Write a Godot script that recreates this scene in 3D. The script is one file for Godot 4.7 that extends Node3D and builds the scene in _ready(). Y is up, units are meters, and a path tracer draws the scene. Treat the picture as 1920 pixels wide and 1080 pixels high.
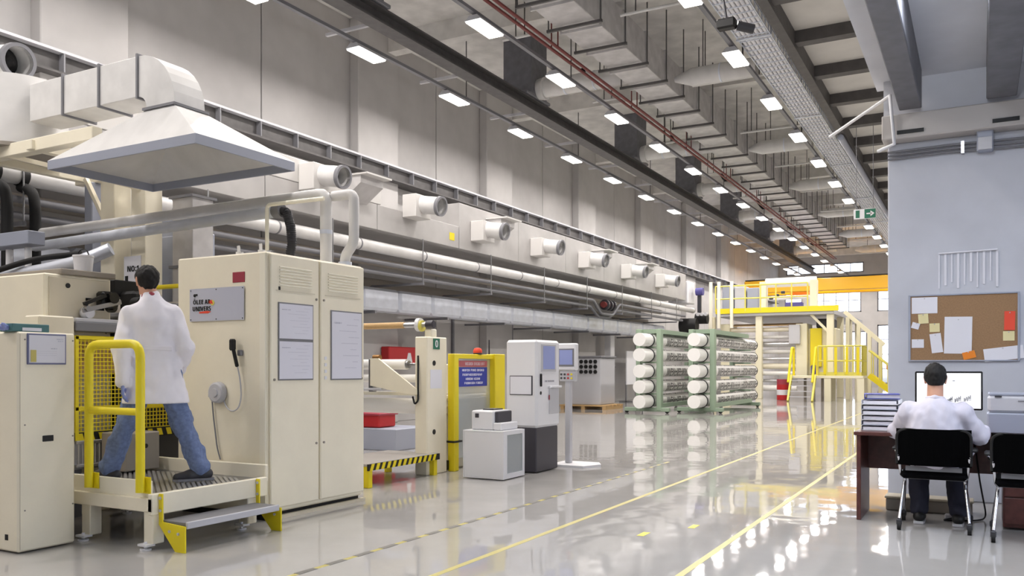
extends Node3D
# A large factory hall seen from its side bay. Hall runs along -z, left wall at x = -12.5, camera at the origin.

# ---------------------------------------------------------------- mesh builder
class MB:
	var v := PackedVector3Array()
	var n := PackedVector3Array()
	var uv := PackedVector2Array()
	func t(a: Vector3, b: Vector3, c: Vector3, na: Vector3, nb: Vector3, nc: Vector3, ua := Vector2.ZERO, ub := Vector2.ZERO, uc := Vector2.ZERO) -> void:
		if (b - a).cross(c - a).dot(na + nb + nc) > 0.0:
			v.append(a); v.append(c); v.append(b)
			n.append(na); n.append(nc); n.append(nb)
			uv.append(ua); uv.append(uc); uv.append(ub)
		else:
			v.append(a); v.append(b); v.append(c)
			n.append(na); n.append(nb); n.append(nc)
			uv.append(ua); uv.append(ub); uv.append(uc)
	func q(a: Vector3, b: Vector3, c: Vector3, d: Vector3, nn: Vector3) -> void:
		t(a, b, c, nn, nn, nn, Vector2(0, 1), Vector2(1, 1), Vector2(1, 0))
		t(a, c, d, nn, nn, nn, Vector2(0, 1), Vector2(1, 0), Vector2(0, 0))
	func box(c: Vector3, s: Vector3, b := 0.0, bs := Basis.IDENTITY) -> MB:
		var h := s * 0.5
		b = minf(b, minf(h.x, minf(h.y, h.z)) * 0.9)
		var ax := [bs.x, bs.y, bs.z]
		for i in 3:
			var j := (i + 1) % 3
			var k := (i + 2) % 3
			for s1 in [-1.0, 1.0]:
				var o: Vector3 = c + ax[i] * (h[i] * s1)
				var e1: Vector3 = ax[j] * (h[j] - b)
				var e2: Vector3 = ax[k] * (h[k] - b)
				q(o - e1 - e2, o + e1 - e2, o + e1 + e2, o - e1 + e2, ax[i] * s1)
				if b > 0.0:
					for s2 in [-1.0, 1.0]:
						var p1: Vector3 = c + ax[i] * (h[i] * s1) + ax[j] * ((h[j] - b) * s2)
						var p2: Vector3 = c + ax[i] * ((h[i] - b) * s1) + ax[j] * (h[j] * s2)
						var nn: Vector3 = (ax[i] * s1 + ax[j] * s2).normalized()
						q(p1 - e2, p1 + e2, p2 + e2, p2 - e2, nn)
		if b > 0.0:
			for sx in [-1.0, 1.0]:
				for sy in [-1.0, 1.0]:
					for sz in [-1.0, 1.0]:
						var px: Vector3 = c + bs.x * (h.x * sx) + bs.y * ((h.y - b) * sy) + bs.z * ((h.z - b) * sz)
						var py: Vector3 = c + bs.x * ((h.x - b) * sx) + bs.y * (h.y * sy) + bs.z * ((h.z - b) * sz)
						var pz: Vector3 = c + bs.x * ((h.x - b) * sx) + bs.y * ((h.y - b) * sy) + bs.z * (h.z * sz)
						var nn: Vector3 = (bs.x * sx + bs.y * sy + bs.z * sz).normalized()
						t(px, py, pz, nn, nn, nn)
		return self
	# box between two corners
	func bb(a: Vector3, c: Vector3, b := 0.0) -> MB:
		return box((a + c) * 0.5, (c - a).abs(), b)
	func bar(a: Vector3, c: Vector3, w: float, h: float, b := 0.0) -> MB:
		var d := c - a
		var z := d.normalized()
		var up := Vector3.UP if absf(z.y) < 0.95 else Vector3.RIGHT
		var x := up.cross(z).normalized()
		return box((a + c) * 0.5, Vector3(w, h, d.length()), b, Basis(x, z.cross(x), z))
	func cyl(a: Vector3, c: Vector3, r0: float, r1 := -1.0, k := 16, caps := true) -> MB:
		if r1 < 0.0: r1 = r0
		var z := (c - a).normalized()
		var up := Vector3.UP if absf(z.y) < 0.95 else Vector3.RIGHT
		var x := up.cross(z).normalized()
		var y := z.cross(x)
		var sl := (r0 - r1) / maxf((c - a).length(), 0.0001)
		for i in k:
			var t0 := TAU * i / k
			var t1 := TAU * (i + 1) / k
			var d0 := x * cos(t0) + y * sin(t0)
			var d1 := x * cos(t1) + y * sin(t1)
			var n0 := (d0 + z * sl).normalized()
			var n1 := (d1 + z * sl).normalized()
			var u0 := float(i) / k
			var u1 := float(i + 1) / k
			t(a + d0 * r0, a + d1 * r0, c + d1 * r1, n0, n1, n1, Vector2(u0, 0), Vector2(u1, 0), Vector2(u1, 1))
			t(a + d0 * r0, c + d1 * r1, c + d0 * r1, n0, n1, n0, Vector2(u0, 0), Vector2(u1, 1), Vector2(u0, 1))
			if caps:
				if r0 > 0.0: t(a, a + d0 * r0, a + d1 * r0, -z, -z, -z)
				if r1 > 0.0: t(c, c + d0 * r1, c + d1 * r1, z, z, z)
		return self
	# open pipe with wall thickness
	func pipe(a: Vector3, c: Vector3, r: float, ri: float, k := 24) -> MB:
		cyl(a, c, r, r, k, false)
		var z := (c - a).normalized()
		var up := Vector3.UP if absf(z.y) < 0.95 else Vector3.RIGHT
		var x := up.cross(z).normalized()
		var y := z.cross(x)
		for i in k:
			var t0 := TAU * i / k
			var t1 := TAU * (i + 1) / k
			var d0 := x * cos(t0) + y * sin(t0)
			var d1 := x * cos(t1) + y * sin(t1)
			q(c + d0 * ri, c + d1 * ri, c + d1 * r, c + d0 * r, z)
			q(a + d0 * ri, a + d1 * ri, a + d1 * r, a + d0 * r, -z)
			t(a + d0 * ri, a + d1 * ri, c + d1 * ri, -d0, -d1, -d1)
			t(a + d0 * ri, c + d1 * ri, c + d0 * ri, -d0, -d1, -d0)
		return self
	func tube(pts0: Array, r: float, k := 10, bend := 0.0, caps := true) -> MB:
		var pts: Array = []
		for i in pts0.size():
			var p: Vector3 = pts0[i]
			if bend <= 0.0 or i == 0 or i == pts0.size() - 1:
				pts.append(p); continue
			var a: Vector3 = pts0[i - 1]
			var c: Vector3 = pts0[i + 1]
			var l := minf(bend, minf((a - p).length(), (c - p).length()) * 0.48)
			var s: Vector3 = p + (a - p).normalized() * l
			var e: Vector3 = p + (c - p).normalized() * l
			for j in 7:
				var w := j / 6.0
				pts.append(s.lerp(p, w).lerp(p.lerp(e, w), w))
		var rings: Array = []
		var x := Vector3.ZERO
		for i in pts.size():
			var dir: Vector3
			if i == 0: dir = pts[1] - pts[0]
			elif i == pts.size() - 1: dir = pts[i] - pts[i - 1]
			else: dir = (pts[i + 1] - pts[i]).normalized() + (pts[i] - pts[i - 1]).normalized()
			dir = dir.normalized()
			if i == 0:
				var up := Vector3.UP if absf(dir.y) < 0.95 else Vector3.RIGHT
				x = up.cross(dir).normalized()
			else:
				x = (x - dir * x.dot(dir)).normalized()
			var y := dir.cross(x)
			var ring: Array = []
			for j in k:
				ring.append(x * cos(TAU * j / k) + y * sin(TAU * j / k))
			rings.append(ring)
		for i in pts.size() - 1:
			for j in k:
				var j2 := (j + 1) % k
				var a0: Vector3 = pts[i] + rings[i][j] * r
				var a1: Vector3 = pts[i] + rings[i][j2] * r
				var b0: Vector3 = pts[i + 1] + rings[i + 1][j] * r
				var b1: Vector3 = pts[i + 1] + rings[i + 1][j2] * r
				t(a0, a1, b1, rings[i][j], rings[i][j2], rings[i + 1][j2])
				t(a0, b1, b0, rings[i][j], rings[i + 1][j2], rings[i + 1][j])
		if caps:
			for e in [0, pts.size() - 1]:
				var nn: Vector3 = (pts[0] - pts[1]) if e == 0 else (pts[e] - pts[e - 1])
				nn = nn.normalized()
				for j in k:
					t(pts[e], pts[e] + rings[e][j] * r, pts[e] + rings[e][(j + 1) % k] * r, nn, nn, nn)
		return self
	func ext(poly: Array, o: Vector3, ux: Vector3, uy: Vector3, w: Vector3) -> MB:
		var pv := PackedVector2Array()
		for p in poly: pv.append(p)
		var idx := Geometry2D.triangulate_polygon(pv)
		var wn := w.normalized()
		for i in range(0, idx.size(), 3):
			var a: Vector3 = o + ux * pv[idx[i]].x + uy * pv[idx[i]].y
			var b: Vector3 = o + ux * pv[idx[i + 1]].x + uy * pv[idx[i + 1]].y
			var c: Vector3 = o + ux * pv[idx[i + 2]].x + uy * pv[idx[i + 2]].y
			t(a, b, c, -wn, -wn, -wn)
			t(a + w, b + w, c + w, wn, wn, wn)
		var area := 0.0
		for i in pv.size():
			var e := pv[(i + 1) % pv.size()]
			area += pv[i].x * e.y - e.x * pv[i].y
		var sg := 1.0 if area > 0.0 else -1.0
		for i in pv.size():
			var p := pv[i]
			var e := pv[(i + 1) % pv.size()]
			var d := (e - p).normalized()
			var nn: Vector3 = (ux * d.y - uy * d.x).normalized() * sg
			var a: Vector3 = o + ux * p.x + uy * p.y
			var b: Vector3 = o + ux * e.x + uy * e.y
			q(a, b, b + w, a + w, nn)
		return self
	func lathe(prof: Array, o: Vector3, ax: Vector3, k := 20) -> MB:
		for i in prof.size() - 1:
			var p: Vector2 = prof[i]
			var e: Vector2 = prof[i + 1]
			cyl(o + ax * p.y, o + ax * e.y + (ax * 0.00001 if absf(p.y - e.y) < 0.00001 else Vector3.ZERO), p.x, e.x, k, false)
		return self
	func ball(c: Vector3, r: Vector3, k := 16, bs := Basis.IDENTITY) -> MB:
		for i in k / 2:
			for j in k:
				var pp: Array = []
				var nn: Array = []
				for s in [[0, 0], [1, 0], [1, 1], [0, 1]]:
					var th: float = PI * (i + s[0]) / (k / 2)
					var ph: float = TAU * (j + s[1]) / k
					var d := Vector3(sin(th) * cos(ph), cos(th), sin(th) * sin(ph))
					pp.append(c + bs * (d * r))
					nn.append((bs * (d / r)).normalized())
				t(pp[0], pp[1], pp[2], nn[0], nn[1], nn[2])
				t(pp[0], pp[2], pp[3], nn[0], nn[2], nn[3])
		return self
	# truncated pyramid shell: rectangle a (at ya) to rectangle b (at yb); rect = [x0, x1, z0, z1]
	func frus(a: Array, ya: float, b: Array, yb: float, flip := false) -> MB:
		var pa := [Vector3(a[0], ya, a[2]), Vector3(a[1], ya, a[2]), Vector3(a[1], ya, a[3]), Vector3(a[0], ya, a[3])]
		var pb := [Vector3(b[0], yb, b[2]), Vector3(b[1], yb, b[2]), Vector3(b[1], yb, b[3]), Vector3(b[0], yb, b[3])]
		var cen: Vector3 = (pa[0] + pa[2] + pb[0] + pb[2]) * 0.25
		for i in 4:
			var j := (i + 1) % 4
			var nn: Vector3 = (pa[j] - pa[i]).cross(pb[i] - pa[i]).normalized()
			if nn.dot((pa[i] + pb[j]) * 0.5 - cen) < 0.0: nn = -nn
			if flip: nn = -nn
			q(pa[i], pa[j], pb[j], pb[i], nn)
		return self
	func mesh(off := Vector3.ZERO) -> ArrayMesh:
		var w := v.duplicate()
		if off != Vector3.ZERO:
			for i in w.size(): w[i] = w[i] - off
		var a := []
		a.resize(Mesh.ARRAY_MAX)
		a[Mesh.ARRAY_VERTEX] = w
		a[Mesh.ARRAY_NORMAL] = n
		a[Mesh.ARRAY_TEX_UV] = uv
		var m := ArrayMesh.new()
		m.add_surface_from_arrays(Mesh.PRIMITIVE_TRIANGLES, a)
		return m

# ---------------------------------------------------------------- scene helpers
var used := {}
var org := {}
var M := {}
var rng := RandomNumberGenerator.new()
const ORD := ["first", "second", "third", "fourth", "fifth", "sixth", "seventh", "eighth", "ninth", "tenth", "eleventh", "twelfth", "thirteenth", "fourteenth", "fifteenth", "sixteenth", "seventeenth", "eighteenth", "nineteenth", "twentieth"]

func numbered(called: String) -> String:
	if not used.has(called):
		used[called] = 0
		return called
	used[called] += 1
	return "%s_%03d" % [called, used[called]]

func tag(o, label, category, group = ""):
	o.set_meta("label", label)
	o.set_meta("category", category)
	if group != "": o.set_meta("group", group)
	return o

func thing(called, label, category, at: Vector3, group = ""):
	var o := Node3D.new()
	o.name = numbered(called)
	add_child(o)
	o.position = at
	org[o] = at
	return tag(o, label, category, group)

func solo(called, label, category, at: Vector3, mb: MB, m, group = ""):
	var o := MeshInstance3D.new()
	o.name = numbered(called)
	o.mesh = mb.mesh(at)
	o.material_override = m
	add_child(o)
	o.position = at
	org[o] = at
	return tag(o, label, category, group)

func part(parent, called, mb: MB, m, label = ""):
	var o := MeshInstance3D.new()
	o.name = called
	o.mesh = mb.mesh(org[parent])
	o.material_override = m
	parent.add_child(o, true)
	org[o] = org[parent]
	if label != "": o.set_meta("label", label)
	return o

# a part that shares a mesh (built round its own origin) and is placed by at
func piece(parent, called, mesh: Mesh, m, at: Vector3, bs = Basis.IDENTITY):
	var o := MeshInstance3D.new()
	o.name = called
	o.mesh = mesh
	o.material_override = m
	parent.add_child(o, true)
	o.transform = Transform3D(bs, at - org[parent])
	org[o] = org[parent]
	return o

func struct(called, mb: MB, m):
	var o := MeshInstance3D.new()
	o.name = called
	o.mesh = mb.mesh()
	o.material_override = m
	add_child(o)
	org[o] = Vector3.ZERO
	o.set_meta("kind", "structure")
	return o

func dup(src, at: Vector3, label, group = "", turn = 0.0):
	var c = src.duplicate()
	c.name = numbered(str(src.name).rstrip("0123456789").trim_suffix("_"))
	add_child(c)
	c.position = at
	c.rotation.y = turn
	c.set_meta("label", label)
	if group != "": c.set_meta("group", group)
	return c

func mat(called: String, c: Color, rough := 0.5, metal := 0.0) -> StandardMaterial3D:
	var m := StandardMaterial3D.new()
	m.resource_name = called
	m.albedo_color = c
	m.roughness = rough
	m.metallic = metal
	M[called] = m
	return m

func noise_tex(seed_: int, freq: float, lo: float, hi: float, size := 256, octaves := 4, tint := Color.WHITE) -> ImageTexture:
	var f := FastNoiseLite.new()
	f.seed = seed_
	f.frequency = freq
	f.fractal_octaves = octaves
	var im := f.get_seamless_image(size, size)
	im.convert(Image.FORMAT_RGB8)
	for y in size:
		for x in size:
			var g := lerpf(lo, hi, im.get_pixel(x, y).r)
			im.set_pixel(x, y, Color(g * tint.r, g * tint.g, g * tint.b))
	return ImageTexture.create_from_image(im)

func wear(m: StandardMaterial3D, tex, scale: float):
	m.albedo_texture = tex
	m.uv1_triplanar = true
	m.uv1_world_triplanar = true
	m.uv1_scale = Vector3.ONE * scale

# rows of small strokes that read as print too small to make out
func print_tex(called, w, h, bg: Color, rows: Array, seed_: int, turn := false) -> StandardMaterial3D:
	var im := Image.create(w, h, false, Image.FORMAT_RGB8)
	im.fill(bg)
	var r := RandomNumberGenerator.new()
	r.seed = seed_
	for row in rows:   # [x0, x1, y, height, colour]
		var x: int = row[0]
		while x < row[1]:
			var cw: int = maxi(2, int(row[3] * r.randf_range(0.35, 0.75)))
			var th: int = maxi(1, int(row[3] / 5))
			var kind := r.randi() % 4
			if kind != 1: im.fill_rect(Rect2i(x, row[2], th, row[3]), row[4])
			if kind != 2: im.fill_rect(Rect2i(x + cw - th, row[2], th, row[3]), row[4])
			if kind != 0: im.fill_rect(Rect2i(x, row[2], cw, th), row[4])
			if kind != 3: im.fill_rect(Rect2i(x, row[2] + row[3] / 2, cw, th), row[4])
			if kind >= 2: im.fill_rect(Rect2i(x, row[2] + row[3] - th, cw, th), row[4])
			x += cw + maxi(1, int(row[3] / 4))
			if r.randf() < 0.12: x += int(row[3] * 0.5)
	if turn: im.rotate_90(CLOCKWISE)
	var m := mat(called, Color.WHITE, 0.6)
	m.albedo_texture = ImageTexture.create_from_image(im)
	return m

func text_mesh(s: String, h: float, depth := 0.002, bold := false) -> TextMesh:
	var f := SystemFont.new()
	f.font_names = PackedStringArray(["Droid Sans"])
	if bold: f.font_weight = 700
	var t := TextMesh.new()
	t.text = s
	t.font = f
	t.font_size = 32
	t.pixel_size = h / 24.0
	t.depth = depth
	return t

func letters(parent, called, s, h, m, at: Vector3, bs: Basis, bold = false):
	return piece(parent, called, text_mesh(s, h, 0.002, bold), m, at, bs)

# flat sheet (very thin box) facing +x or +z with uv over its face
func sheet_x(x, y0, y1, z0, z1, th := 0.004) -> MB:
	var b := MB.new()
	b.q(Vector3(x + th, y0, z0), Vector3(x + th, y0, z1), Vector3(x + th, y1, z1), Vector3(x + th, y1, z0), Vector3.RIGHT)
	b.bb(Vector3(x, y0, z1), Vector3(x + th * 0.9, y1, z0))
	return b
func sheet_z(z, x0, x1, y0, y1, th := 0.004) -> MB:
	var b := MB.new()
	b.q(Vector3(x0, y0, z + th), Vector3(x1, y0, z + th), Vector3(x1, y1, z + th), Vector3(x0, y1, z + th), Vector3.BACK)
	b.bb(Vector3(x0, y0, z), Vector3(x1, y1, z + th * 0.9))
	return b
func V(x, y, z) -> Vector3: return Vector3(x, y, z)
const FX := Basis(Vector3(0, 0, -1), Vector3(0, 1, 0), Vector3(1, 0, 0))   # text facing +x

# ---------------------------------------------------------------- soft bodies: smooth union of tapered capsules, meshed as surface nets
# bone = [a, b, ra, rb] or [a, b, ra, rb, flat_dir, flat_factor]; cuts = [[point, normal]] keeps the side the normal points away from
func nets(bones: Array, cell: float, kk: float, amp := 0.0, cuts := [], freq := 6.0) -> MB:
	var lo := Vector3.INF
	var hi := -Vector3.INF
	for b in bones:
		var r: float = maxf(b[2], b[3]) + 3.0 * cell
		lo = lo.min((b[0] as Vector3).min(b[1]) - Vector3.ONE * r)
		hi = hi.max((b[0] as Vector3).max(b[1]) + Vector3.ONE * r)
	var nx := int((hi.x - lo.x) / cell) + 2
	var ny := int((hi.y - lo.y) / cell) + 2
	var nz := int((hi.z - lo.z) / cell) + 2
	var f := PackedFloat32Array()
	f.resize(nx * ny * nz)
	f.fill(1.0)
	for b in bones:
		var a: Vector3 = b[0]
		var c: Vector3 = b[1]
		var ra: float = b[2]
		var rb: float = b[3]
		var fl: bool = b.size() > 4
		var fd: Vector3 = b[4] if fl else Vector3.ZERO
		var fs: float = (1.0 / b[5] - 1.0) if fl else 0.0
		var mg := maxf(ra, rb) + kk + 3.0 * cell
		var l0 := ((a.min(c) - Vector3.ONE * mg - lo) / cell).floor()
		var h0 := ((a.max(c) + Vector3.ONE * mg - lo) / cell).ceil()
		var ba := c - a
		if fl: ba += fd * (ba.dot(fd) * fs)
		var bl := maxf(ba.length_squared(), 0.0000001)
		for z in range(maxi(0, int(l0.z)), mini(nz, int(h0.z) + 1)):
			for y in range(maxi(0, int(l0.y)), mini(ny, int(h0.y) + 1)):
				var i := (z * ny + y) * nx + maxi(0, int(l0.x))
				for x in range(maxi(0, int(l0.x)), mini(nx, int(h0.x) + 1)):
					var pa := lo + Vector3(x, y, z) * cell - a
					if fl: pa += fd * (pa.dot(fd) * fs)
					var h := clampf(pa.dot(ba) / bl, 0.0, 1.0)
					var d := (pa - ba * h).length() - (ra + (rb - ra) * h)
					var o := f[i]
					if d - o < kk:
						var w := maxf(kk - absf(o - d), 0.0) / kk
						f[i] = minf(o, d) - w * w * kk * 0.25
					i += 1
	if amp > 0.0 or cuts.size() > 0:
		var nz_ := FastNoiseLite.new()
		nz_.seed = 7
		nz_.frequency = freq
		nz_.fractal_octaves = 2
		for i in f.size():
			if f[i] < 6.0 * cell:
				var x := i % nx
				var y := (i / nx) % ny
				var z := i / (nx * ny)
				var p := lo + Vector3(x, y, z) * cell
				if amp > 0.0: f[i] += nz_.get_noise_3d(p.x, p.y * 0.6, p.z) * amp
				for ct in cuts: f[i] = maxf(f[i], (p - ct[0]).dot(ct[1]))
	var vid := {}
	var vs := PackedVector3Array()
	var off := [0, 1, nx, nx + 1, nx * ny, nx * ny + 1, nx * ny + nx, nx * ny + nx + 1]
	var edges := [[0, 1], [2, 3], [4, 5], [6, 7], [0, 2], [1, 3], [4, 6], [5, 7], [0, 4], [1, 5], [2, 6], [3, 7]]
	for z in nz - 1:
		for y in ny - 1:
			var i := (z * ny + y) * nx
			for x in nx - 1:
				var f0 := f[i]
				if absf(f0) < 5.0 * cell:
					var cnt := 0
					for o in off:
						if f[i + o] < 0.0: cnt += 1
					if cnt > 0 and cnt < 8:
						var s := Vector3.ZERO
						var k := 0
						for e in edges:
							var va := f[i + off[e[0]]]
							var vb := f[i + off[e[1]]]
							if (va < 0.0) != (vb < 0.0):
								var w := va / (va - vb)
								var pa := Vector3(e[0] & 1, (e[0] >> 1) & 1, e[0] >> 2)
								var pb := Vector3(e[1] & 1, (e[1] >> 1) & 1, e[1] >> 2)
								s += pa.lerp(pb, w)
								k += 1
						vid[i] = vs.size()
						vs.append(lo + (Vector3(x, y, z) + s / k) * cell)
				i += 1
	var quads: Array = []
	for i in vid:
		var inside := f[i] < 0.0
		for ax in 3:
			var st: int = [1, nx, nx * ny][ax]
			var u: int = [nx, nx * ny, 1][ax]
			var w: int = [nx * ny, 1, nx][ax]
			if inside != (f[i + st] < 0.0):
				if vid.has(i - u) and vid.has(i - w) and vid.has(i - u - w):
					quads.append([vid[i], vid[i - u], vid[i - u - w], vid[i - w], inside])
	var ns := PackedVector3Array()
	ns.resize(vs.size())
	for qd in quads:
		var nn := (vs[qd[1]] - vs[qd[3]]).cross(vs[qd[0]] - vs[qd[2]])
		if not qd[4]: nn = -nn
		for j in 4: ns[qd[j]] += nn
	var out := MB.new()
	for i in ns.size(): ns[i] = ns[i].normalized()
	# the accumulated sign is checked once against the field's outward direction
	var vote := 0.0
	for i in mini(200, bones.size() * 40):
		var j := int(float(i) / 200.0 * vs.size()) % maxi(1, vs.size())
		var g := ((vs[j] + ns[j] * cell * 1.2 - lo) / cell).round()
		var gi := (int(g.z) * ny + int(g.y)) * nx + int(g.x)
		if gi >= 0 and gi < f.size(): vote += signf(f[gi])
	if vote < 0.0:
		for i in ns.size(): ns[i] = -ns[i]
	for qd in quads:
		var a := vs[qd[0]]; var b := vs[qd[1]]; var c := vs[qd[2]]; var d := vs[qd[3]]
		out.t(a, b, c, ns[qd[0]], ns[qd[1]], ns[qd[2]])
		out.t(a, c, d, ns[qd[0]], ns[qd[2]], ns[qd[3]])
	return out

# ---------------------------------------------------------------- camera, sky, exposure
func setup():
	var cam := Camera3D.new()
	cam.name = "camera"
	cam.projection = Camera3D.PROJECTION_FRUSTUM
	cam.near = 0.05
	cam.far = 400.0
	cam.size = 0.05 * 1080.0 / 1600.0
	cam.frustum_offset = Vector2(0, 0.05 * 150.0 / 1600.0)
	add_child(cam)
	cam.position = Vector3(0, 1.3, 0)
	cam.rotation_degrees = Vector3(0, 28.756, 0)
	cam.current = true
	var sm := ProceduralSkyMaterial.new()
	sm.sky_top_color = Color(0.80, 0.85, 0.93)
	sm.sky_horizon_color = Color(0.93, 0.95, 1.0)
	sm.ground_bottom_color = Color(0.55, 0.56, 0.58)
	sm.ground_horizon_color = Color(0.85, 0.87, 0.9)
	sm.sky_energy_multiplier = 2.3
	sm.sun_angle_max = 0.0
	var sky := Sky.new()
	sky.sky_material = sm
	var env := Environment.new()
	env.background_mode = Environment.BG_SKY
	env.sky = sky
	env.ambient_light_source = Environment.AMBIENT_SOURCE_DISABLED
	env.tonemap_mode = Environment.TONE_MAPPER_LINEAR
	env.tonemap_exposure = 1.17
	env.sdfgi_enabled = true
	env.ssao_enabled = true
	env.ssil_enabled = true
	var we := WorldEnvironment.new()
	we.environment = env
	add_child(we)

const LAMP_ENERGY := 7.4

func materials():
	var soft := noise_tex(3, 0.012, 0.93, 1.0)
	var faint := noise_tex(41, 0.01, 0.975, 1.0)
	var blot := noise_tex(11, 0.02, 0.86, 1.0)
	var grit := noise_tex(19, 0.09, 0.90, 1.0, 256, 5)
	var fl := mat("floor_epoxy", Color(0.715, 0.705, 0.695), 0.04)
	wear(fl, noise_tex(5, 0.015, 0.94, 1.0, 512, 5), 0.12)
	fl.metallic_specular = 0.5
	var wn := FastNoiseLite.new()
	wn.seed = 51
	wn.frequency = 0.03
	wn.fractal_octaves = 2
	var wi := wn.get_seamless_image(512, 512)
	wi.convert(Image.FORMAT_RGBA8)
	wi.bump_map_to_normal_map(1.0)
	fl.normal_enabled = true
	fl.normal_scale = 0.07
	fl.normal_texture = ImageTexture.create_from_image(wi)
	wear(mat("wall_paint", Color(0.745, 0.735, 0.73), 0.75), soft, 0.25)
	wear(mat("wall_blue", Color(0.79, 0.80, 0.835), 0.7), soft, 0.35)
	wear(mat("ceiling_paint", Color(0.90, 0.89, 0.875), 0.85), blot, 0.3)
	wear(mat("roof_panel", Color(0.86, 0.85, 0.83), 0.7), soft, 0.3)
	wear(mat("mezz_paint", Color(0.88, 0.885, 0.91), 0.6), soft, 0.3)
	wear(mat("cream", Color(0.96, 0.93, 0.845), 0.42), faint, 0.8)
	wear(mat("cream_dark", Color(0.82, 0.785, 0.70), 0.5), faint, 0.8)
	mat("cream_edge", Color(0.955, 0.935, 0.865), 0.38)
	wear(mat("beam_grey", Color(0.46, 0.46, 0.485), 0.55), blot, 0.8)
	wear(mat("beam_dark", Color(0.36, 0.35, 0.35), 0.6), blot, 0.8)
	wear(mat("galv", Color(0.88, 0.90, 0.945), 0.36, 0.3), soft, 0.9)
	wear(mat("galv_white", Color(0.87, 0.865, 0.86), 0.42, 0.0), soft, 0.9)
	wear(mat("duct_grey", Color(0.82, 0.81, 0.81), 0.45, 0.1), blot, 0.5)
	wear(mat("plenum", Color(0.73, 0.72, 0.715), 0.5, 0.1), soft, 0.4)
	mat("plenum_cream", Color(0.82, 0.81, 0.80), 0.5)
	mat("lintel", Color(0.74, 0.72, 0.705), 0.6)
	mat("cream_warm", Color(0.925, 0.90, 0.79), 0.45)
	mat("chrome", Color(0.83, 0.83, 0.85), 0.16, 1.0)
	mat("steel", Color(0.62, 0.62, 0.63), 0.32, 0.9)
	mat("alu", Color(0.80, 0.80, 0.81), 0.3, 0.75)
	mat("black", Color(0.045, 0.043, 0.05), 0.55)
	mat("black_gloss", Color(0.04, 0.04, 0.045), 0.25)
	mat("rubber", Color(0.08, 0.08, 0.085), 0.75)
	mat("dark_grey", Color(0.20, 0.20, 0.22), 0.5)
	mat("charcoal", Color(0.245, 0.235, 0.265), 0.45)
	mat("mid_grey", Color(0.48, 0.48, 0.5), 0.5)
	mat("warm_grey", Color(0.58, 0.55, 0.51), 0.55)
	mat("light_grey", Color(0.76, 0.76, 0.78), 0.45)
	mat("blue_grey", Color(0.62, 0.64, 0.70), 0.45)
	mat("white", Color(0.90, 0.90, 0.915), 0.4)
	mat("paper", Color(0.90, 0.90, 0.93), 0.8)
	mat("yellow", Color(0.93, 0.85, 0.12), 0.38)
	mat("yellow_pale", Color(0.87, 0.83, 0.40), 0.45)
	mat("crane_yellow", Color(0.93, 0.70, 0.08), 0.4)
	mat("line_yellow", Color(0.76, 0.71, 0.40), 0.35)
	mat("line_dark", Color(0.45, 0.44, 0.42), 0.4)
	mat("red", Color(0.72, 0.13, 0.15), 0.45)
	mat("red_dull", Color(0.62, 0.22, 0.28), 0.5)
	mat("red_pipe", Color(0.46, 0.20, 0.19), 0.5)
	mat("green_frame", Color(0.60, 0.68, 0.59), 0.5)
	mat("green_sign", Color(0.10, 0.42, 0.32), 0.5)
	mat("blue_sign", Color(0.20, 0.26, 0.66), 0.5)
	mat("purple", Color(0.32, 0.30, 0.55), 0.6)
	mat("orange", Color(0.95, 0.55, 0.15), 0.6)
	mat("orange_red", Color(0.90, 0.30, 0.20), 0.6)
	mat("note_yellow", Color(0.90, 0.86, 0.66), 0.8)
	mat("tan_roll", Color(0.80, 0.66, 0.46), 0.6)
	mat("roll_white", Color(0.95, 0.945, 0.935), 0.35)
	mat("teal", Color(0.30, 0.47, 0.48), 0.5)
	mat("frame_blue", Color(0.44, 0.45, 0.58), 0.4)
	mat("brass", Color(0.60, 0.45, 0.28), 0.35, 0.8)
	wear(mat("wood_red", Color(0.40, 0.22, 0.20), 0.35), noise_tex(23, 0.03, 0.75, 1.0, 256, 5), 1.4)
	wear(mat("cork", Color(0.63, 0.50, 0.37), 0.9), grit, 2.2)
	mat("skin", Color(0.80, 0.60, 0.50), 0.55)
	mat("hair", Color(0.05, 0.036, 0.033), 0.75)
	wear(mat("coat_cloth", Color(0.965, 0.955, 0.985), 0.85), faint, 3.0)
	wear(mat("shirt_cloth", Color(0.85, 0.835, 0.885), 0.85), faint, 3.0)
	wear(mat("denim", Color(0.50, 0.575, 0.75), 0.85), noise_tex(31, 0.05, 0.75, 1.0, 256, 5), 2.0)
	mat("navy", Color(0.11, 0.115, 0.18), 0.85)
	mat("glove", Color(0.55, 0.60, 0.82), 0.5)
	mat("chair_mesh", Color(0.015, 0.015, 0.018), 0.85)
	mat("fabric_black", Color(0.02, 0.02, 0.03), 0.85)
	M.fabric_black.metallic_specular = 0.2
	M.chair_mesh.metallic_specular = 0.15
	var lampm := mat("lamp_glow", Color(1, 1, 1), 0.5)
	lampm.emission_enabled = true
	lampm.emission = Color(1.0, 0.985, 0.95)
	lampm.emission_energy_multiplier = 3.0
	var gl := mat("glass", Color(0.93, 0.96, 1.0, 0.12), 0.02)
	gl.transparency = BaseMaterial3D.TRANSPARENCY_ALPHA
	var sg := mat("cabinet_glass", Color(0.75, 0.78, 0.80, 0.45), 0.08)
	sg.transparency = BaseMaterial3D.TRANSPARENCY_ALPHA
	var sc := mat("screen_blue", Color(0.50, 0.53, 0.68), 0.2)
	sc.emission_enabled = true
	sc.emission = Color(0.45, 0.50, 0.72)
	sc.emission_energy_multiplier = 0.25

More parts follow.
